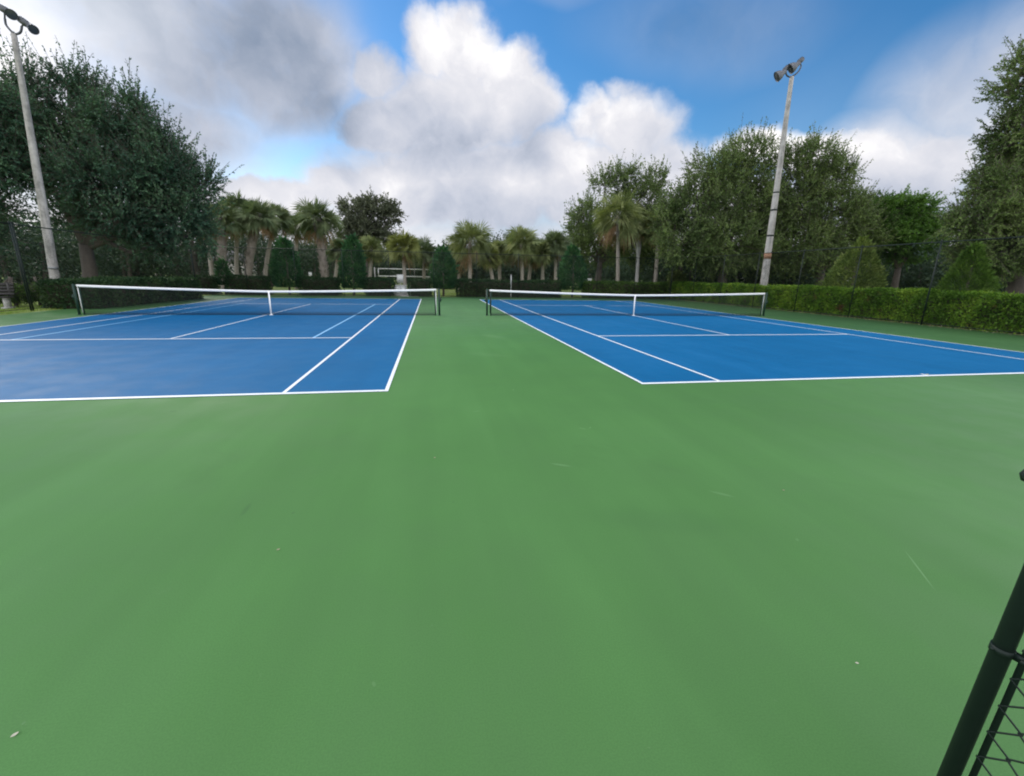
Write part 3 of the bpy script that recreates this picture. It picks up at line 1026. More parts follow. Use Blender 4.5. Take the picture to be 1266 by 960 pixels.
# ------------------------------------------------------------------ trees
def broadleaf(name, label, cat, trunk_px, Y, lobes, mat, clusters, seed, leaf=.17, twig=.9, trunk_r=.3, fork=.32,
              twigs_per=6, leaves_per=13, group=None, wispy=0.0, depth=1.0, bark='bark', skirt=None):
    """lobes: (px, py, rx, ry, dY) seen from the courts; each becomes a round mass with real depth"""
    rng = np.random.default_rng(seed)
    b = at(trunk_px[0], trunk_px[1], Y)
    base = np.array([b[0], Y, 0.0])
    root = empty(name, base, label, cat, group)
    Ls = []
    for (px, py, rx, ry, dY) in lobes:
        c = at(px, py, Y+dY)
        ex = abs(at(px+rx, py, Y+dY)[0]-at(px-rx, py, Y+dY)[0])/2
        ez = abs(at(px, py-ry, Y+dY)[2]-at(px, py+ry, Y+dY)[2])/2
        # a side view is stretched where the line of sight is slanted: use the true width for depth
        ex, ez = max(ex*.5, ex-twig*.42), max(ez*.5, ez-twig*.42)
        Ls.append((c-base, np.array([ex, (ex+ez)*.5*depth, ez])))
    clusters = int(clusters*1.35)
    leaf = leaf*.86
    leaves_per = int(leaves_per*1.55)
    vol = np.array([l[1].prod()**.72 for l in Ls])
    pick = rng.choice(len(Ls), clusters, p=vol/vol.sum())
    u = unit(rng, clusters)
    rad = rng.uniform(.0, 1, clusters)**.36
    C = np.array([Ls[i][0] for i in pick])
    Rr = np.array([Ls[i][1] for i in pick])
    P = C+u*Rr*rad[:, None]*.93
    P[:, 2] = np.maximum(P[:, 2], .5)
    out = u/Rr
    out /= np.linalg.norm(out, axis=1)[:, None]
    out = out+np.array([0, 0, .35])
    # trunk and limbs
    T = MB()
    zc = np.mean([l[0][2] for l in Ls])
    top = np.mean([l[0] for l in Ls], axis=0)
    fz = max(1.2, fork*(zc*1.6))
    fp = np.array([top[0]*.12, top[1]*.12, fz])
    T.tube([[0, 0, -.1], [0, 0, .15], fp*.5+np.array([.05, .03, 0]), fp], [trunk_r*1.5, trunk_r*1.15, trunk_r, trunk_r*.85], 10)
    nodes = []
    for (lc, lr) in Ls:
        mid = fp*.45+lc*.55+rng.normal(size=3)*.25
        end = lc+np.array([0, 0, lr[2]*.35])
        pts = [fp-np.array([0, 0, .15]), fp*.7+lc*.3+np.array([0, 0, .25]), mid, lc, end]
        rr = trunk_r*np.array([.55, .42, .30, .17, .05])
        T.tube(pts, rr, 7)
        for k in range(9):
            f = .3+.7*k/8
            i = min(int(f*4), 3)
            nodes.append(np.array(pts[i])*(1-(f*4-i))+np.array(pts[i+1])*(f*4-i))
    nodes = np.array(nodes)
    step = max(1, clusters//150)
    for i in range(0, clusters, step):
        dd = np.linalg.norm(nodes-P[i], axis=1)
        nd = nodes[dd.argmin()]
        m_ = nd*.45+P[i]*.55+rng.normal(size=3)*.12+np.array([0, 0, .1])
        T.tube([nd, m_, P[i]], [trunk_r*.14, trunk_r*.09, .012], 4, False)
    # twigs with leaves
    n = clusters*twigs_per
    P0 = np.repeat(P, twigs_per, 0)+rng.normal(size=(n, 3))*.10
    d = np.repeat(out, twigs_per, 0)+rng.normal(size=(n, 3))*.75
    d /= np.linalg.norm(d, axis=1)[:, None]
    tl = twig*rng.uniform(.45, 1.25, n)
    if wispy:
        long = rng.uniform(size=n) < wispy
        tl = np.where(long, tl*1.7, tl)
        d = np.where(long[:, None], d*.6+np.array([0, 0, .75]), d)
        d /= np.linalg.norm(d, axis=1)[:, None]
    T.prisms(P0, P0+d*tl[:, None], .008)
    m = n*leaves_per
    f = np.tile((np.arange(leaves_per)+.5)/leaves_per, n)+rng.uniform(-.04, .04, m)
    Dr = np.repeat(d, leaves_per, 0)
    Cc = np.repeat(P0, leaves_per, 0)+Dr*(np.repeat(tl, leaves_per)*f)[:, None]
    Cc[:, 2] -= .06*f
    keep = Cc[:, 2] > .15
    Dl = Dr*.7+unit(rng, m)*.8
    N = unit(rng, m)+np.array([0, 0, .8])
    ll = leaf*rng.uniform(.6, 1.3, m)
    K = MB()
    K.leaves(Cc[keep], Dl[keep], N[keep], ll[keep], (ll*.52)[keep])
    T.build('trunk', MAT[bark], root)
    K.build('crown', MAT[mat], root)
    return root


broadleaf('oak_tree', 'huge dark spreading oak behind the left hedge and light pole', 'tree', (108, 347), 27.5,
          [(34, 114, 34, 36, 0), (14, 160, 34, 44, .4), (84, 108, 26, 26, .2), (66, 165, 46, 40, 0), (108, 122, 34, 28, .5), (138, 170, 56, 46, 0), (166, 142, 28, 28, .5), (205, 185, 34, 32, .2),
           (200, 222, 56, 46, 0), (246, 230, 30, 32, 0), (130, 228, 76, 42, -.8), (62, 218, 50, 34, 0), (220, 268, 46, 36, 0), (150, 272, 74, 26, -.6),
           (248, 285, 20, 34, .4), (85, 268, 40, 22, .6), (185, 305, 56, 20, .4)],
          'oak_dark', 720, 11, .145, .95, .32, .26, 7, 15, wispy=.30)
broadleaf('oak_tree', 'dark oak cut by the left photo edge behind the light pole', 'tree', (-40, 345), 25.0,
          [(2, 140, 34, 36, 0), (-35, 170, 50, 60, 0), (-2, 205, 46, 36, 0), (0, 255, 26, 22, .5), (-60, 250, 60, 50, 0), (-20, 295, 40, 24, .4)],
          'oak_dark', 300, 12, .145, .95, .35, .22, 7, 14, wispy=.2)
broadleaf('oak_tree', 'grey green oak with airy round crown rising between palms left of centre', 'tree', (452, 346), 48.0,
          [(438, 262, 20, 22, 0), (460, 256, 20, 18, 0), (482, 264, 15, 20, 0), (452, 284, 26, 18, 0), (470, 290, 20, 16, 0), (430, 290, 16, 18, 0)],
          'oak_grey', 230, 13, .24, .9, .26, .3, 6, 10)
broadleaf('oak_tree', 'olive oak with wispy bare top twigs behind the slim palms', 'tree', (738, 350), 43.0,
          [(722, 275, 24, 34, 0), (748, 232, 20, 22, 0), (772, 222, 22, 22, 0), (806, 228, 20, 26, 0), (790, 250, 34, 30, 0), (740, 300, 46, 38, .8),
           (800, 295, 40, 45, 1.0), (712, 310, 16, 30, 0)],
          'oak_olive', 620, 14, .20, .95, .3, .25, 6, 10, wispy=.28)
broadleaf('oak_tree', 'broad feathery olive oak left of the right light pole', 'tree', (893, 350), 31.5,
          [(885, 215, 38, 36, 0), (930, 200, 40, 36, 0), (860, 255, 42, 36, 0), (912, 250, 55, 45, 0), (850, 300, 40, 38, -.3), (900, 305, 60, 42, -.4),
           (945, 265, 30, 50, .4), (825, 270, 22, 34, .6), (945, 318, 34, 30, .3)],
          'oak_olive', 840, 15, .15, .9, .36, .24, 7, 13, wispy=.26)
broadleaf('oak_tree', 'broad dark olive oak right of the light pole with ragged spreading top', 'tree', (1012, 350), 30.5,
          [(1000, 205, 34, 34, 0), (1030, 222, 30, 28, 0), (985, 250, 40, 46, 0), (1025, 270, 46, 40, 0), (1062, 265, 26, 26, 0), (990, 305, 50, 42, 0),
           (1070, 295, 24, 26, 0), (1035, 318, 30, 26, .8)],
          'oak_olive', 720, 16, .15, .9, .36, .24, 7, 12, wispy=.26)
broadleaf('oak_tree', 'bright green round topped tree left of the right edge trees', 'tree', (1108, 346), 31.0,
          [(1092, 262, 26, 22, 0), (1122, 260, 30, 24, 0), (1142, 280, 18, 24, 0), (1110, 290, 44, 24, 0), (1080, 285, 26, 30, .3), (1148, 298, 20, 22, .2), (1112, 308, 40, 18, .3)],
          'bright', 470, 17, .20, .8, .24, .3, 7, 12)
broadleaf('oak_tree', 'tall dark oak leaning in from the right photo edge', 'tree', (1262, 352), 15.5,
          [(1268, 100, 30, 52, 0), (1275, 170, 42, 55, .2), (1250, 232, 42, 36, 0), (1216, 268, 36, 28, 0), (1262, 280, 60, 60, 0), (1188, 282, 24, 22, .3),
           (1232, 315, 46, 34, .2), (1290, 220, 60, 80, .6)],
          'oak_olive', 760, 18, .105, .62, .34, .22, 8, 15, wispy=.10)
broadleaf('shrub', 'small pale olive shrub behind the far right hedge below the oaks', 'shrub', (838, 352), 35.0,
          [(838, 343, 11, 9, 0), (832, 347, 8, 6, 0)], 'cone_olive', 60, 19, .12, .4, .05, .2, 6, 8)


def cone_shrub(label, base_px, Y, apex_py, halfw, mat, seed, n=9000, leaf=.12, stem=.25, belly=.22, pw=.85, group=None):
    rng = np.random.default_rng(seed)
    b = at(base_px[0], base_px[1], Y)
    base = np.array([b[0], Y, 0.0])
    H = at(base_px[0], apex_py, Y)[2]
    rmax = abs(at(base_px[0]+halfw, base_px[1], Y)[0]-b[0])
    if b[0] > 15:
        rmax *= .80
    root = empty('conical_shrub', base, label, 'shrub', group)
    t = MB()
    t.tube([[0, 0, -.1], [0.02, 0, stem+.2], [0, 0, H*.8]], [.09, .07, .015], 8)
    z = rng.uniform(0, 1, n)**1.25
    prof = np.where(z < belly, .72+.28*np.sin(z/belly*math.pi/2), np.clip((1-(z-belly)/(1-belly)), 0, 1)**pw)
    th = rng.uniform(0, 2*math.pi, n)
    lump = 1+.13*np.sin(th*2+z*7+seed)+.09*np.sin(th*5-z*13+seed)+.06*np.sin(th*9+z*29)
    rr = rmax*prof*lump*(rng.uniform(.35, 1, n)**.30)
    P = np.stack([rr*np.cos(th), rr*np.sin(th), stem+z*(H-stem)], 1)
    o = np.stack([np.cos(th), np.sin(th), np.full(n, .9)], 1)
    P[:, 0] += (z**1.5)*rmax*.16*math.sin(seed*1.7)
    D = o+unit(rng, n)*.7
    N = unit(rng, n)+o*.5
    ll = leaf*rng.uniform(.6, 1.4, n)*np.where(rng.uniform(size=n) < .03, 2.4, 1)
    k = MB()
    k.leaves(P, D, N, ll, ll*.42)
    ks = 60
    i = rng.choice(n, ks)
    t.prisms(np.stack([0*P[i, 0], 0*P[i, 0], P[i, 2]*.85], 1), P[i], .008)
    t.build('stem', MAT['bark'], root)
    k.build('foliage', MAT[mat], root)
    return root


cone_shrub('olive cone shaped cypress shrub standing behind the right hedge', (1053, 356), 19.6, 294, 32, 'cone_olive', 31, 22000, .09, .25, .28, .66)
cone_shrub('bright green cone shrub tucked under the oak at the right edge', (1194, 360), 13.9, 302, 27, 'cone_green', 32, 22000, .07, .25, .28, .66)
cone_shrub('dark clipped cone shrub left of the thick trunked palm', (357, 351), 34.6, 296, 20, 'cone_dark', 33, 9000, .13, .5, .3, .6)
cone_shrub('dark clipped cone shrub right of the thick trunked palm', (437, 351), 34.6, 292, 17, 'cone_dark', 34, 9000, .13, .5, .35, .6)
cone_shrub('dark clipped shrub right of the volleyball net', (548, 352), 34.6, 306, 16, 'cone_dark', 35, 8000, .13, .55, .35, .55)
cone_shrub('dark clipped shrub in the far hedge gap above the right net', (708, 352), 34.8, 304, 17, 'cone_dark', 36, 8000, .13, .55, .3, .6)
cone_shrub('slim dark shrub at the edge of the left palm cluster', (278, 351), 34.4, 322, 9, 'cone_dark', 37, 3500, .12, .6, .35, .55)
broadleaf('shrub', 'rounded light green bush on the lawn at the left photo edge', 'shrub', (22, 384), 21.8,
          [(18, 370, 15, 11, 0), (30, 372, 10, 10, .2), (12, 378, 12, 7, 0)], 'hedge_mid', 90, 41, .10, .35, .05, .2, 6, 10)
broadleaf('shrub', 'low clipped green bush behind the left fence post', 'shrub', (51, 380), 22.6,
          [(50, 371, 9, 9, 0), (55, 373, 7, 8, .2)], 'hedge_mid', 60, 42, .10, .3, .05, .2, 6, 10)


# ------------------------------------------------------------------ palms
def palm_meshes(seed, H, cr, mat, dead, fronds=38, boots=False, pale=False, lean=(0, 0)):
    rng = np.random.default_rng(seed)
    # trunk
    t = MB()
    k = 14
    rr, pts = [], []
    for i in range(k+1):
        f = i/k
        r = .17*(1-.12*f)+(.05 if i == 0 else 0)
        if boots:
            r = .24+.10*f
        if pale and f > .58:
            r = .24 if f < .92 else .17
        rr.append(r*(1+rng.uniform(-.06, .06)))
        pts.append([lean[0]*f**1.4, lean[1]*f**1.4, -.1+(H+.1)*f])
    t.tube(pts, rr, 10)
    if boots:          # old leaf bases sticking out in a criss-cross
        nb = 110
        f = rng.uniform(.12, 1, nb)
        th = rng.uniform(0, 2*math.pi, nb)
        ra = .23+.10*f
        A = np.stack([lean[0]*f**1.4+ra*np.cos(th), lean[1]*f**1.4+ra*np.sin(th), H*f], 1)
        B = A+np.stack([np.cos(th)*.13, np.sin(th)*.13, np.full(nb, .22)], 1)
        t.prisms(A, B, .035)
    trunk = t
    top = np.array([lean[0], lean[1], H])
    live, deadm = MB(), MB()

    def frond(mb, d, plen, flen, droop, segs=22, wid=.085, spread=1.75):
        d = d/np.linalg.norm(d)
        side = np.cross(d, [0, 0, 1.0])
        if np.linalg.norm(side) < .1:
            side = np.array([1.0, 0, 0])
        side /= np.linalg.norm(side)
        tip = top+d*plen-np.array([0, 0, droop*.12*plen])
        mb.prisms(np.array([top]), np.array([tip]), .018)
        phi = np.linspace(-spread, spread, segs)+rng.uniform(-.05, .05, segs)
        nrm = np.cross(side, d)
        ro = rng.uniform(-1.3, 1.3)          # each fan twists its own way
        side, nrm = side*math.cos(ro)+nrm*math.sin(ro), nrm*math.cos(ro)-side*math.sin(ro)
        fold = .35
        ax = d-np.array([0, 0, .35*droop])
        ax /= np.linalg.norm(ax)
        dirs = np.cos(phi)[:, None]*ax+np.sin(phi)[:, None]*side+(np.abs(np.sin(phi))*fold)[:, None]*nrm
        dirs /= np.linalg.norm(dirs, axis=1)[:, None]
        Ls = flen*(.72+.28*np.cos(phi))*rng.uniform(.85, 1.1, segs)
        mid = tip+dirs*(Ls*.52)[:, None]-np.array([0, 0, 1])*(droop*.14*Ls)[:, None]
        end = tip+dirs*Ls[:, None]-np.array([0, 0, 1])*(droop*.55*Ls*rng.uniform(.6, 1.3, segs))[:, None]
        wv = np.cross(dirs, nrm)
        wv /= np.linalg.norm(wv, axis=1)[:, None]+1e-9
        w = wid*.5
        b0 = np.repeat(tip[None], segs, 0)
        V = np.stack([b0, mid+wv*w, end, mid-wv*w], 1).reshape(-1, 3)
        mb.add(V, np.arange(segs*4).reshape(segs, 4))

    for i in range(fronds):
        th = i*2.399+rng.uniform(-.3, .3)
        el = math.asin(min(.98, -.55+1.5*((i+.5)/fronds)))+rng.uniform(-.12, .12)
        d = np.array([math.cos(th)*math.cos(el), math.sin(th)*math.cos(el), math.sin(el)])
        frond(live, d, cr*rng.uniform(.20, .56), cr*rng.uniform(.50, .66), .75-.3*math.sin(el))
    for i in range(dead):
        th = rng.uniform(0, 2*math.pi)
        el = -1.0+rng.uniform(-.3, .35)
        d = np.array([math.cos(th)*math.cos(el), math.sin(th)*math.cos(el), math.sin(el)])
        frond(deadm, d, cr*rng.uniform(.35, .5), cr*rng.uniform(.4, .6), .8, 12, .05, .8)
    return trunk, live, deadm


PALM_N = [0]


def palm(base_px, crown_px, Y, rpx, label, mat='palm', dead=5, boots=False, pale=False):
    PALM_N[0] += 1
    b = at(base_px[0], base_px[1], Y)
    c = at(crown_px[0], crown_px[1], Y)
    cr = abs(at(crown_px[0]+rpx, crown_px[1], Y)[0]-at(crown_px[0]-rpx, crown_px[1], Y)[0])/2*1.25
    root = empty('palm_tree', (b[0], Y, 0), label, 'palm tree', 'cabbage palms beyond the far hedge')
    tr, lv, dd = palm_meshes(PALM_N[0]*7+3, c[2]-cr*.12, cr, mat, dead, 54, boots, pale, (c[0]-b[0], 0))
    tr.build('trunk', [MAT['palm_boots'] if boots else MAT['palm_pale'] if pale else MAT['palm_bark']], root)
    lv.build('crown', MAT[mat], root)
    if dead:
        dd.build('dead_frond_skirt', MAT['palm_dead'], root)
    return root


for a in [
        ((263, 348), (255, 276), 41.0, 21, 'dim palm half hidden behind the right flank of the huge dark oak', 'palm_dim', 8, False),
        ((276, 348), (272, 266), 39.0, 26, 'dull shaggy thick trunked palm beside the huge dark oak', 'palm_dim', 10, True),
        ((292, 348), (294, 258), 42.0, 25, 'dull slim palm right behind the shaggy one beside the huge dark oak', 'palm_dim', 9, False),
        ((305, 348), (318, 264), 40.0, 25, 'dull palm right of the pale house glimpse, trunk tilting right', 'palm_dim', 10, True),
        ((326, 348), (340, 268), 43.0, 22, 'dull palm with slender trunk just left of the first dark cone shrub', 'palm_dim', 6, False),
        ((366, 348), (367, 276), 46.0, 19, 'small palm rising behind the first dark cone shrub', 'palm_dim', 6, False),
        ((402, 348), (393, 268), 40.0, 27, 'palm with very thick shaggy grey trunk between two dark cone shrubs', 'palm_dim', 9, True),
        ((413, 348), (420, 306), 46.0, 15, 'small low palm between the thick trunked palm and second cone shrub', 'palm_dim', 3, False),
        ((457, 348), (459, 306), 42.0, 17, 'short slim palm just right of the second dark cone shrub', 'palm', 3, False),
        ((500, 347), (499, 302), 40.0, 21, 'yellowish low palm with wide messy crown behind the volleyball net', 'palm_yellow', 5, False),
        ((524, 347), (524, 310), 44.0, 19, 'dull palm behind the right half of the volleyball net', 'palm_dim', 5, False),
        ((568, 349), (567, 318), 44.0, 14, 'small slim palm tucked left under the round headed central palm', 'palm_dim', 3, False),
        ((581, 350), (581, 294), 40.0, 27, 'round headed palm with pale trunk standing clear at the centre', 'palm', 6, False),
        ((611, 350), (603, 314), 41.0, 15, 'yellowish small palm just right of the round headed central palm', 'palm_yellow', 4, False),
        ((618, 350), (617, 308), 43.0, 16, 'palm with bright lower trunk left of the white marker post', 'palm', 4, False),
        ((646, 350), (645, 298), 41.0, 23, 'full crowned palm just right of the white marker post', 'palm', 8, False),
        ((653, 350), (659, 306), 43.0, 19, 'brown skirted palm standing close behind the full crowned palm', 'palm_dim', 10, False),
        ((671, 350), (671, 308), 42.0, 16, 'palm with bright slim trunk second left of the far hedge gap shrub', 'palm', 6, False),
        ((687, 350), (687, 298), 42.0, 18, 'upright palm nearest left of the far hedge gap shrub', 'palm_dim', 6, False),
        ((764, 352), (764, 262), 38.0, 29, 'tall palm with hanging brown fronds and slim straight pale trunk', 'palm', 12, False),
        ((787, 352), (791, 272), 38.5, 20, 'palm with pale bulging upper trunk, right of the brown fringed tall palm', 'palm', 4, False, True),
        ((810, 352), (815, 280), 37.5, 19, 'slim palm half hidden against the broad feathery oak', 'palm', 3, False)]:
    palm(*a)


# ------------------------------------------------------------------ woods in the distance
def woods(name, label, items, mat, leaf, seed):
    rng = np.random.default_rng(seed)
    k = MB()
    for (x, y, h, r) in items:
        n = int(760*(r/4)**1.2)
        u = unit(rng, n)
        rad = rng.uniform(0, 1, n)**.33
        lump = 1+.22*np.sin(u[:, 0]*4+x)*np.sin(u[:, 2]*5+y)+.12*np.sin(u[:, 0]*9+u[:, 1]*7)
        P = np.array([x, y, h*.5])+u*np.array([r, r, h*.52])*(rad*lump)[:, None]
        P[:, 2] = np.maximum(P[:, 2], .1)
        m = n*8
        Cc = np.repeat(P, 8, 0)+rng.normal(size=(m, 3))*.38
        Cc[:, 2] = np.maximum(Cc[:, 2], .05)
        ll = leaf*rng.uniform(.5, 1.3, m)
        k.leaves(Cc, unit(rng, m)+np.array([0, 0, .3]), unit(rng, m), ll, ll*.55)
        for j in range(4):
            a = rng.uniform(-r*.5, r*.5, 2)
            k.tube([[x+a[0], y+a[1], -.1], [x+a[0]*1.2, y+a[1]*1.2, h*.6]], [.2, .1], 5, False, 1)
    o = k.build(name, [MAT[mat], MAT['bark']])
    tag(o, label, 'woods', kind='stuff')


rng_ = np.random.default_rng(5)
items = []
for i, x in enumerate(np.arange(-62, 46, 5.2)):
    items.append((x*1.3+rng_.uniform(-1.5, 1.5), 92+rng_.uniform(-5, 6), rng_.uniform(7.0, 10.0), rng_.uniform(4.6, 5.8)))
for x in np.arange(-46, 52, 4.5):
    items.append((x+rng_.uniform(-1, 1), 74+rng_.uniform(-4, 4), rng_.uniform(4.0, 6.2), rng_.uniform(2.8, 3.6)))
for x in np.arange(1.5, 14.5, 2.6):
    items.append((x*1.25, 53+rng_.uniform(-2, 2), rng_.uniform(3.6, 4.6), rng_.uniform(1.9, 2.5)))
woods('distant_woods', 'dark band of woodland behind the palms at the far end', items, 'wood', .36, 6)
items = []
for x, y in [(-34, 46), (-29, 50), (-40, 44), (-24, 51), (-46, 41), (-52, 37), (-36, 54), (-18.5, 52), (-58, 48), (-44, 55), (-13, 55), (-31, 41), (-37, 40), (-27, 45), (-22, 46), (-42, 38), (-50, 46)]:
    items.append((x, y, 6.2+rng_.uniform(-.8, 1.2), 3.4))
woods('distant_woods', 'dim undergrowth and small trees beneath the left oaks', items, 'wood', .26, 7)
items = []
for x, y in [(27, 40), (33, 38), (39, 36), (45, 33), (24, 44), (50, 30), (56, 27), (40, 44), (48, 40), (31, 46), (56, 36), (63, 30), (36, 24), (33, 18), (30, 12), (37, 16), (40, 21), (45, 35), (50, 39), (55, 42), (60, 45), (46, 31), (52, 43), (58, 40), (26, 35), (30, 36), (34, 34), (23, 37), (28, 33)]:
    items.append((x, y, 5.0+rng_.uniform(-1, 1.2), 3.3))
woods('distant_woods', 'dim trees filling the ground behind the right hand oaks', items, 'wood', .24, 8)


# ------------------------------------------------------------------ small things beyond the courts
def volleyball_net():
    Y = 46.0
    a = at(468, 340, Y)
    b = at(533, 344, Y)
    z1 = at(500, 333, Y)[2]
    z0 = at(500, 342, Y)[2]
    base = np.array([(a[0]+b[0])/2, Y, 0])
    root = empty('volleyball_net', base, 'white edged volleyball net hanging among the far palms', 'volleyball net')
    L = b[0]-a[0]
    m = MB()
    xs = np.arange(-L/2, L/2, .10)
    m.prisms(np.array([[x, 0, z0] for x in xs]), np.array([[x, 0, z1] for x in xs]), .003)
    for z in np.arange(z0, z1, .10):
        m.prisms(np.array([[-L/2, 0, z]]), np.array([[L/2, 0, z]]), .003)
    m.build('net_mesh', MAT['net'], root)
    for z in (z0, z1):
        t = MB()
        t.box((0, 0, z), (L+.06, .02, .085))
        t.build('tape', MAT['tape'], root)
    for s in (-1, 1):
        t = MB()
        t.box((s*L/2, .0, (z0+z1)/2), (.07, .018, z1-z0-.09))
        t.build('side_tape', MAT['tape'], root)
        p = MB()
        x = s*(L/2+.35)
        p.tube([[x, 0, -.1], [x, 0, z1+.12]], .05, 10)
        p.tube([[x, 0, z1], [s*L/2, 0, z1]], .01, 5)
        p.tube([[x, 0, z0], [s*L/2, 0, z0]], .01, 5)
        p.build('post', MAT['pale_concrete'], root)
    ant = MB()
    ant.tube([[L*.18, -.01, z0-.6], [L*.18, -.01, z1+.5]], .02, 6)
    ant.build('antenna', MAT['pale_concrete'], root)


volleyball_net()


def white_cabinet():
    Y = 34.6
    a = at(487, 362, Y)
    b = at(503, 362, Y)
    zt = at(495, 353.5, Y)[2]
    c = (a[0]+b[0])/2
    w = b[0]-a[0]
    root = empty('utility_cabinet', (c, Y, 0), 'white box cabinet standing in the far hedge gap', 'cabinet')
    m = MB()
    m.box((0, 0, zt*.5+.05), (w, .5, zt-.10))
    m.box((0, 0, zt+.02), (w+.06, .56, .05))
    m.build('body', MAT['white_metal'], root)
    d = MB()
    d.box((-w*.23, -.262, zt*.5+.06), (w*.44, .02, zt-.24))
    d.box((w*.23, -.262, zt*.5+.06), (w*.44, .02, zt-.24))
    dd = d.build('door', MAT['white_metal'], root)
    h = MB()
    h.box((.03, -.285, zt*.55), (.02, .025, .12))
    h.build('handle', MAT['steel'], dd)
    p = MB()
    p.box((0, 0, .03), (w+.1, .6, .1))
    p.build('plinth', MAT['pale_concrete'], root)


white_cabinet()


def board(px, py0, py1, wpx, Y, label, name='sign_board', cat='sign', mat='white_metal', depth=.04):
    c0 = at(px, py1, Y)
    c1 = at(px, py0, Y)
    w = abs(at(px+wpx/2, py0, Y)[0]-at(px-wpx/2, py0, Y)[0])
    root = empty(name, (c0[0], Y, 0), label, cat)
    m = MB()
    m.box((0, 0, (c0[2]+c1[2])/2), (w, depth, c1[2]-c0[2]))
    m.box((0, 0, c1[2]+.012), (w+.03, depth+.03, .02))
    m.build('panel', MAT[mat], root)
    p = MB()
    for s in ((-1, 1) if w > .5 else (0,)):
        p.box((s*w*.38, .045, c1[2]*.5-.05), (.06, .05, c1[2]+.1))
    p.build('post', MAT['pale_concrete'], root)
    return root


board(495, 340, 350, 8, 36.2, 'small white sign board above the white cabinet')
board(384, 337, 343, 4, 40.5, 'tiny white sign left of the thick trunked palm')
board(725, 344.5, 350, 12, 37.0, 'low white sign panel behind the hedge gap shrub on the right')


def marker(px, py_top, Y, label, r=.035, name='marker_post'):
    c = at(px, py_top, Y)
    root = empty(name, (c[0], Y, 0), label, 'post')
    m = MB()
    m.tube([[0, 0, -.1], [0, 0, c[2]-.06]], r, 10)
    m.build('shaft', MAT['white_metal'], root)
    k = MB()
    k.lathe((0, 0, c[2]-.06), (0, 0, 1), [(0, r), (0, r*1.35), (.05, r*1.35), (.08, r*.7), (.085, 0)], 10)
    k.build('cap', MAT['pale_concrete'], root)


marker(632, 340, 33.6, 'thin white post in front of the long far hedge behind the right net')
marker(506, 354, 34.9, 'short white bollard right of the white cabinet', .09, 'bollard')
marker(235, 351, 33.9, 'pale stubby bollard beside the far end of the dark left hedge', .11, 'bollard')


def house(px0, px1, py0, Y, label, wallh):
    a = at(px0, 345, Y)
    b = at(px1, 345, Y)
    w = b[0]-a[0]
    root = empty('house', ((a[0]+b[0])/2, Y, 0), label, 'house')
    m = MB()
    m.box((0, 3, wallh/2), (w, 6, wallh))
    m.build('wall', MAT['house'], root)
    r = MB()
    o = .4
    z = wallh
    v = [[-w/2-o, -o, z], [w/2+o, -o, z], [w/2+o, 6+o, z], [-w/2-o, 6+o, z], [-w/2+1.5, 3, z+1.5], [w/2-1.5, 3, z+1.5]]
    r.add(v, [[0, 1, 5, 4], [2, 3, 4, 5], [0, 3, 2, 1]], [[1, 2, 5], [3, 0, 4]])
    r.build('roof', MAT['roof'], root)
    for i in range(max(1, int(w/3))):
        q = MB()
        x = -w/2+1.5+i*3
        q.box((x, -.03, 1.5), (1.1, .05, 1.1))
        q.build('window', MAT['window'], root)
    return root


house(258, 298, 332, 64.0, 'pale house glimpsed between the left palm trunks', 2.7)
house(8, 44, 332, 52.0, 'grey house dimly seen under the left edge oak', 2.6)


def bench():
    c = at(-14, 382, 20.6)
    root = empty('park_bench', (c[0], 20.6, 0), 'dark bench on pale concrete feet cut by the left photo edge', 'bench', None, R(8))
    s = MB()
    for i in range(4):
        s.box((0, -.18+i*.115, .44), (1.5, .10, .035))
    s.build('seat', MAT['dark_wood'], root)
    b = MB()
    for i in range(4):
        b.box((0, .24+i*.02, .55+i*.12), (1.5, .03, .10))
    b.build('backrest', MAT['dark_wood'], root)
    for x in (-.6, .6):
        l = MB()
        l.box((x, .0, .21), (.08, .30, .42))
        l.box((x, .0, .03), (.16, .52, .06))
        l.build('leg', MAT['pale_concrete'], root)
        k = MB()
        k.box((x, .265, .70), (.06, .05, .60))
        k.build('back_support', MAT['dark_wood'], root)


bench()


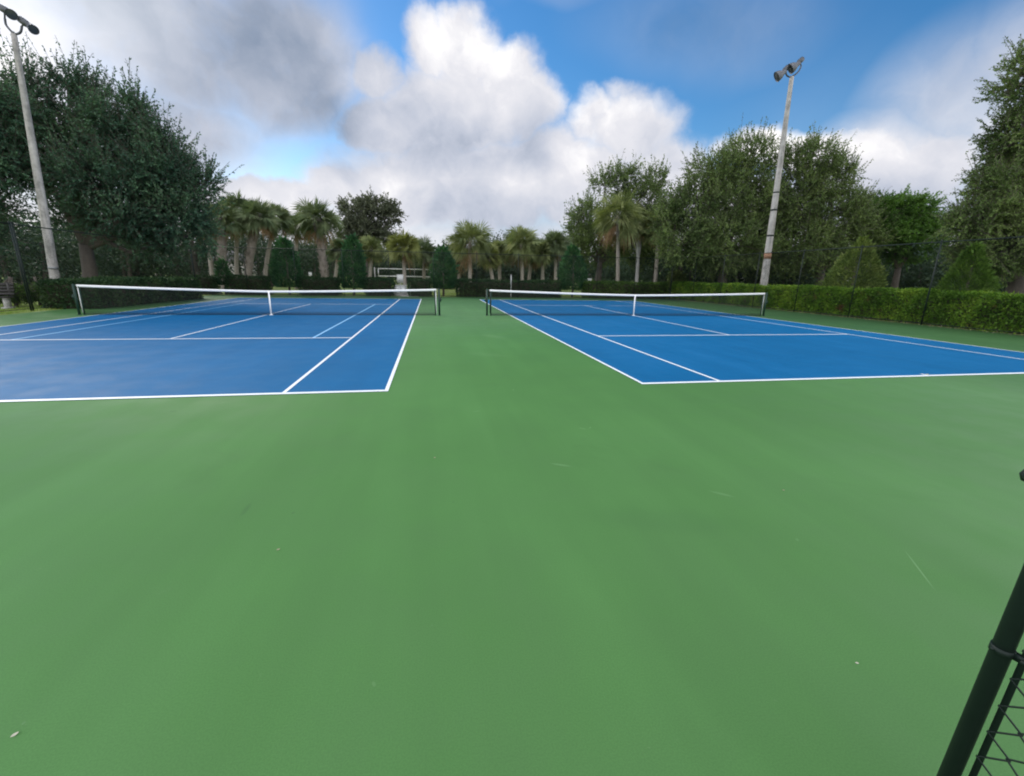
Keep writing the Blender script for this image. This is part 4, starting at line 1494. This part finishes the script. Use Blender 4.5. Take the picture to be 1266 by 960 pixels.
# ------------------------------------------------------------------ litter on the court and grass at the edge
def leaf_litter(x, y, size, rot, mat, label, curl=.5):
    n = 7
    m = MB()
    V, q = [], []
    for i in range(n):
        f = i/(n-1)
        w = math.sin(math.pi*min(1, f*1.02))**.8*.30+.012
        z = curl*(f-.45)**2*.9+.05
        for s, zz in ((-1, curl*.20*w*3), (0, 0), (1, curl*.22*w*3)):
            V.append([(f-.5)*size, s*w*size, (z+zz)*size*.8])
    for i in range(n-1):
        for j in range(2):
            a = i*3+j
            q.append([a, a+1, a+4, a+3])
    m.add(V, q)
    o = m.build('fallen_leaf', MAT[mat])
    o.location = (x, y, .003)
    o.rotation_euler = (0, 0, rot)
    tag(o, label, 'leaf')


leaf_litter(-1.48, 1.47, .022, .9, 'litter2', 'pale curled dry leaf on the green court at lower left')
leaf_litter(1.76, 1.24, .015, -.4, 'litter2', 'tiny pale leaf on the green court near the right fence post')
leaf_litter(2.67, 2.69, .02, .3, 'litter', 'small dry leaf on the green court left of the fence latch')
leaf_litter(-.93, 2.47, .022, .5, 'litter', 'faint dry leaf on the green court left of the middle')
leaf_litter(-.01, 3.70, .025, 1.4, 'litter', 'small dry leaf on the green strip below the left court corner')
leaf_litter(8.68, 6.20, .07, .2, 'litter2', 'pale scrap of leaf lying on the right court baseline', .9)

rng_ = np.random.default_rng(9)
n = 16000
k = MB()
P = np.stack([rng_.uniform(-21, -14.5, n), rng_.uniform(13.5, 24.5, n), np.full(n, -.02)], 1)
k.leaves(P, unit(rng_, n)*.45+np.array([0, 0, 1.0]), unit(rng_, n), rng_.uniform(.04, .10, n), .012)
n = 9000
P = np.stack([rng_.uniform(-14, 18, n), rng_.uniform(34.6, 40, n), np.full(n, -.02)], 1)
k.leaves(P, unit(rng_, n)*.45+np.array([0, 0, 1.0]), unit(rng_, n), rng_.uniform(.05, .12, n), .02)
tag(k.build('grass', MAT['grass_blade']), 'short lawn grass growing beside the courts', 'grass', kind='stuff')

n = 2600
rng_ = np.random.default_rng(21)
k = MB()
P = np.stack([19.0-rng_.gamma(1.3, .10, n), rng_.uniform(6, 33, n), np.full(n, .006)+rng_.uniform(0, .012, n)], 1)
D = unit(rng_, n)
D[:, 2] *= .15
N = unit(rng_, n)*.35+np.array([0, 0, 1.0])
ll = rng_.uniform(.025, .06, n)
k.leaves(P, D, N, ll, ll*.5)
tag(k.build('leaf_litter', MAT['litter']), 'dry brown leaf litter gathered along the foot of the right hedge', 'leaf litter', kind='stuff')
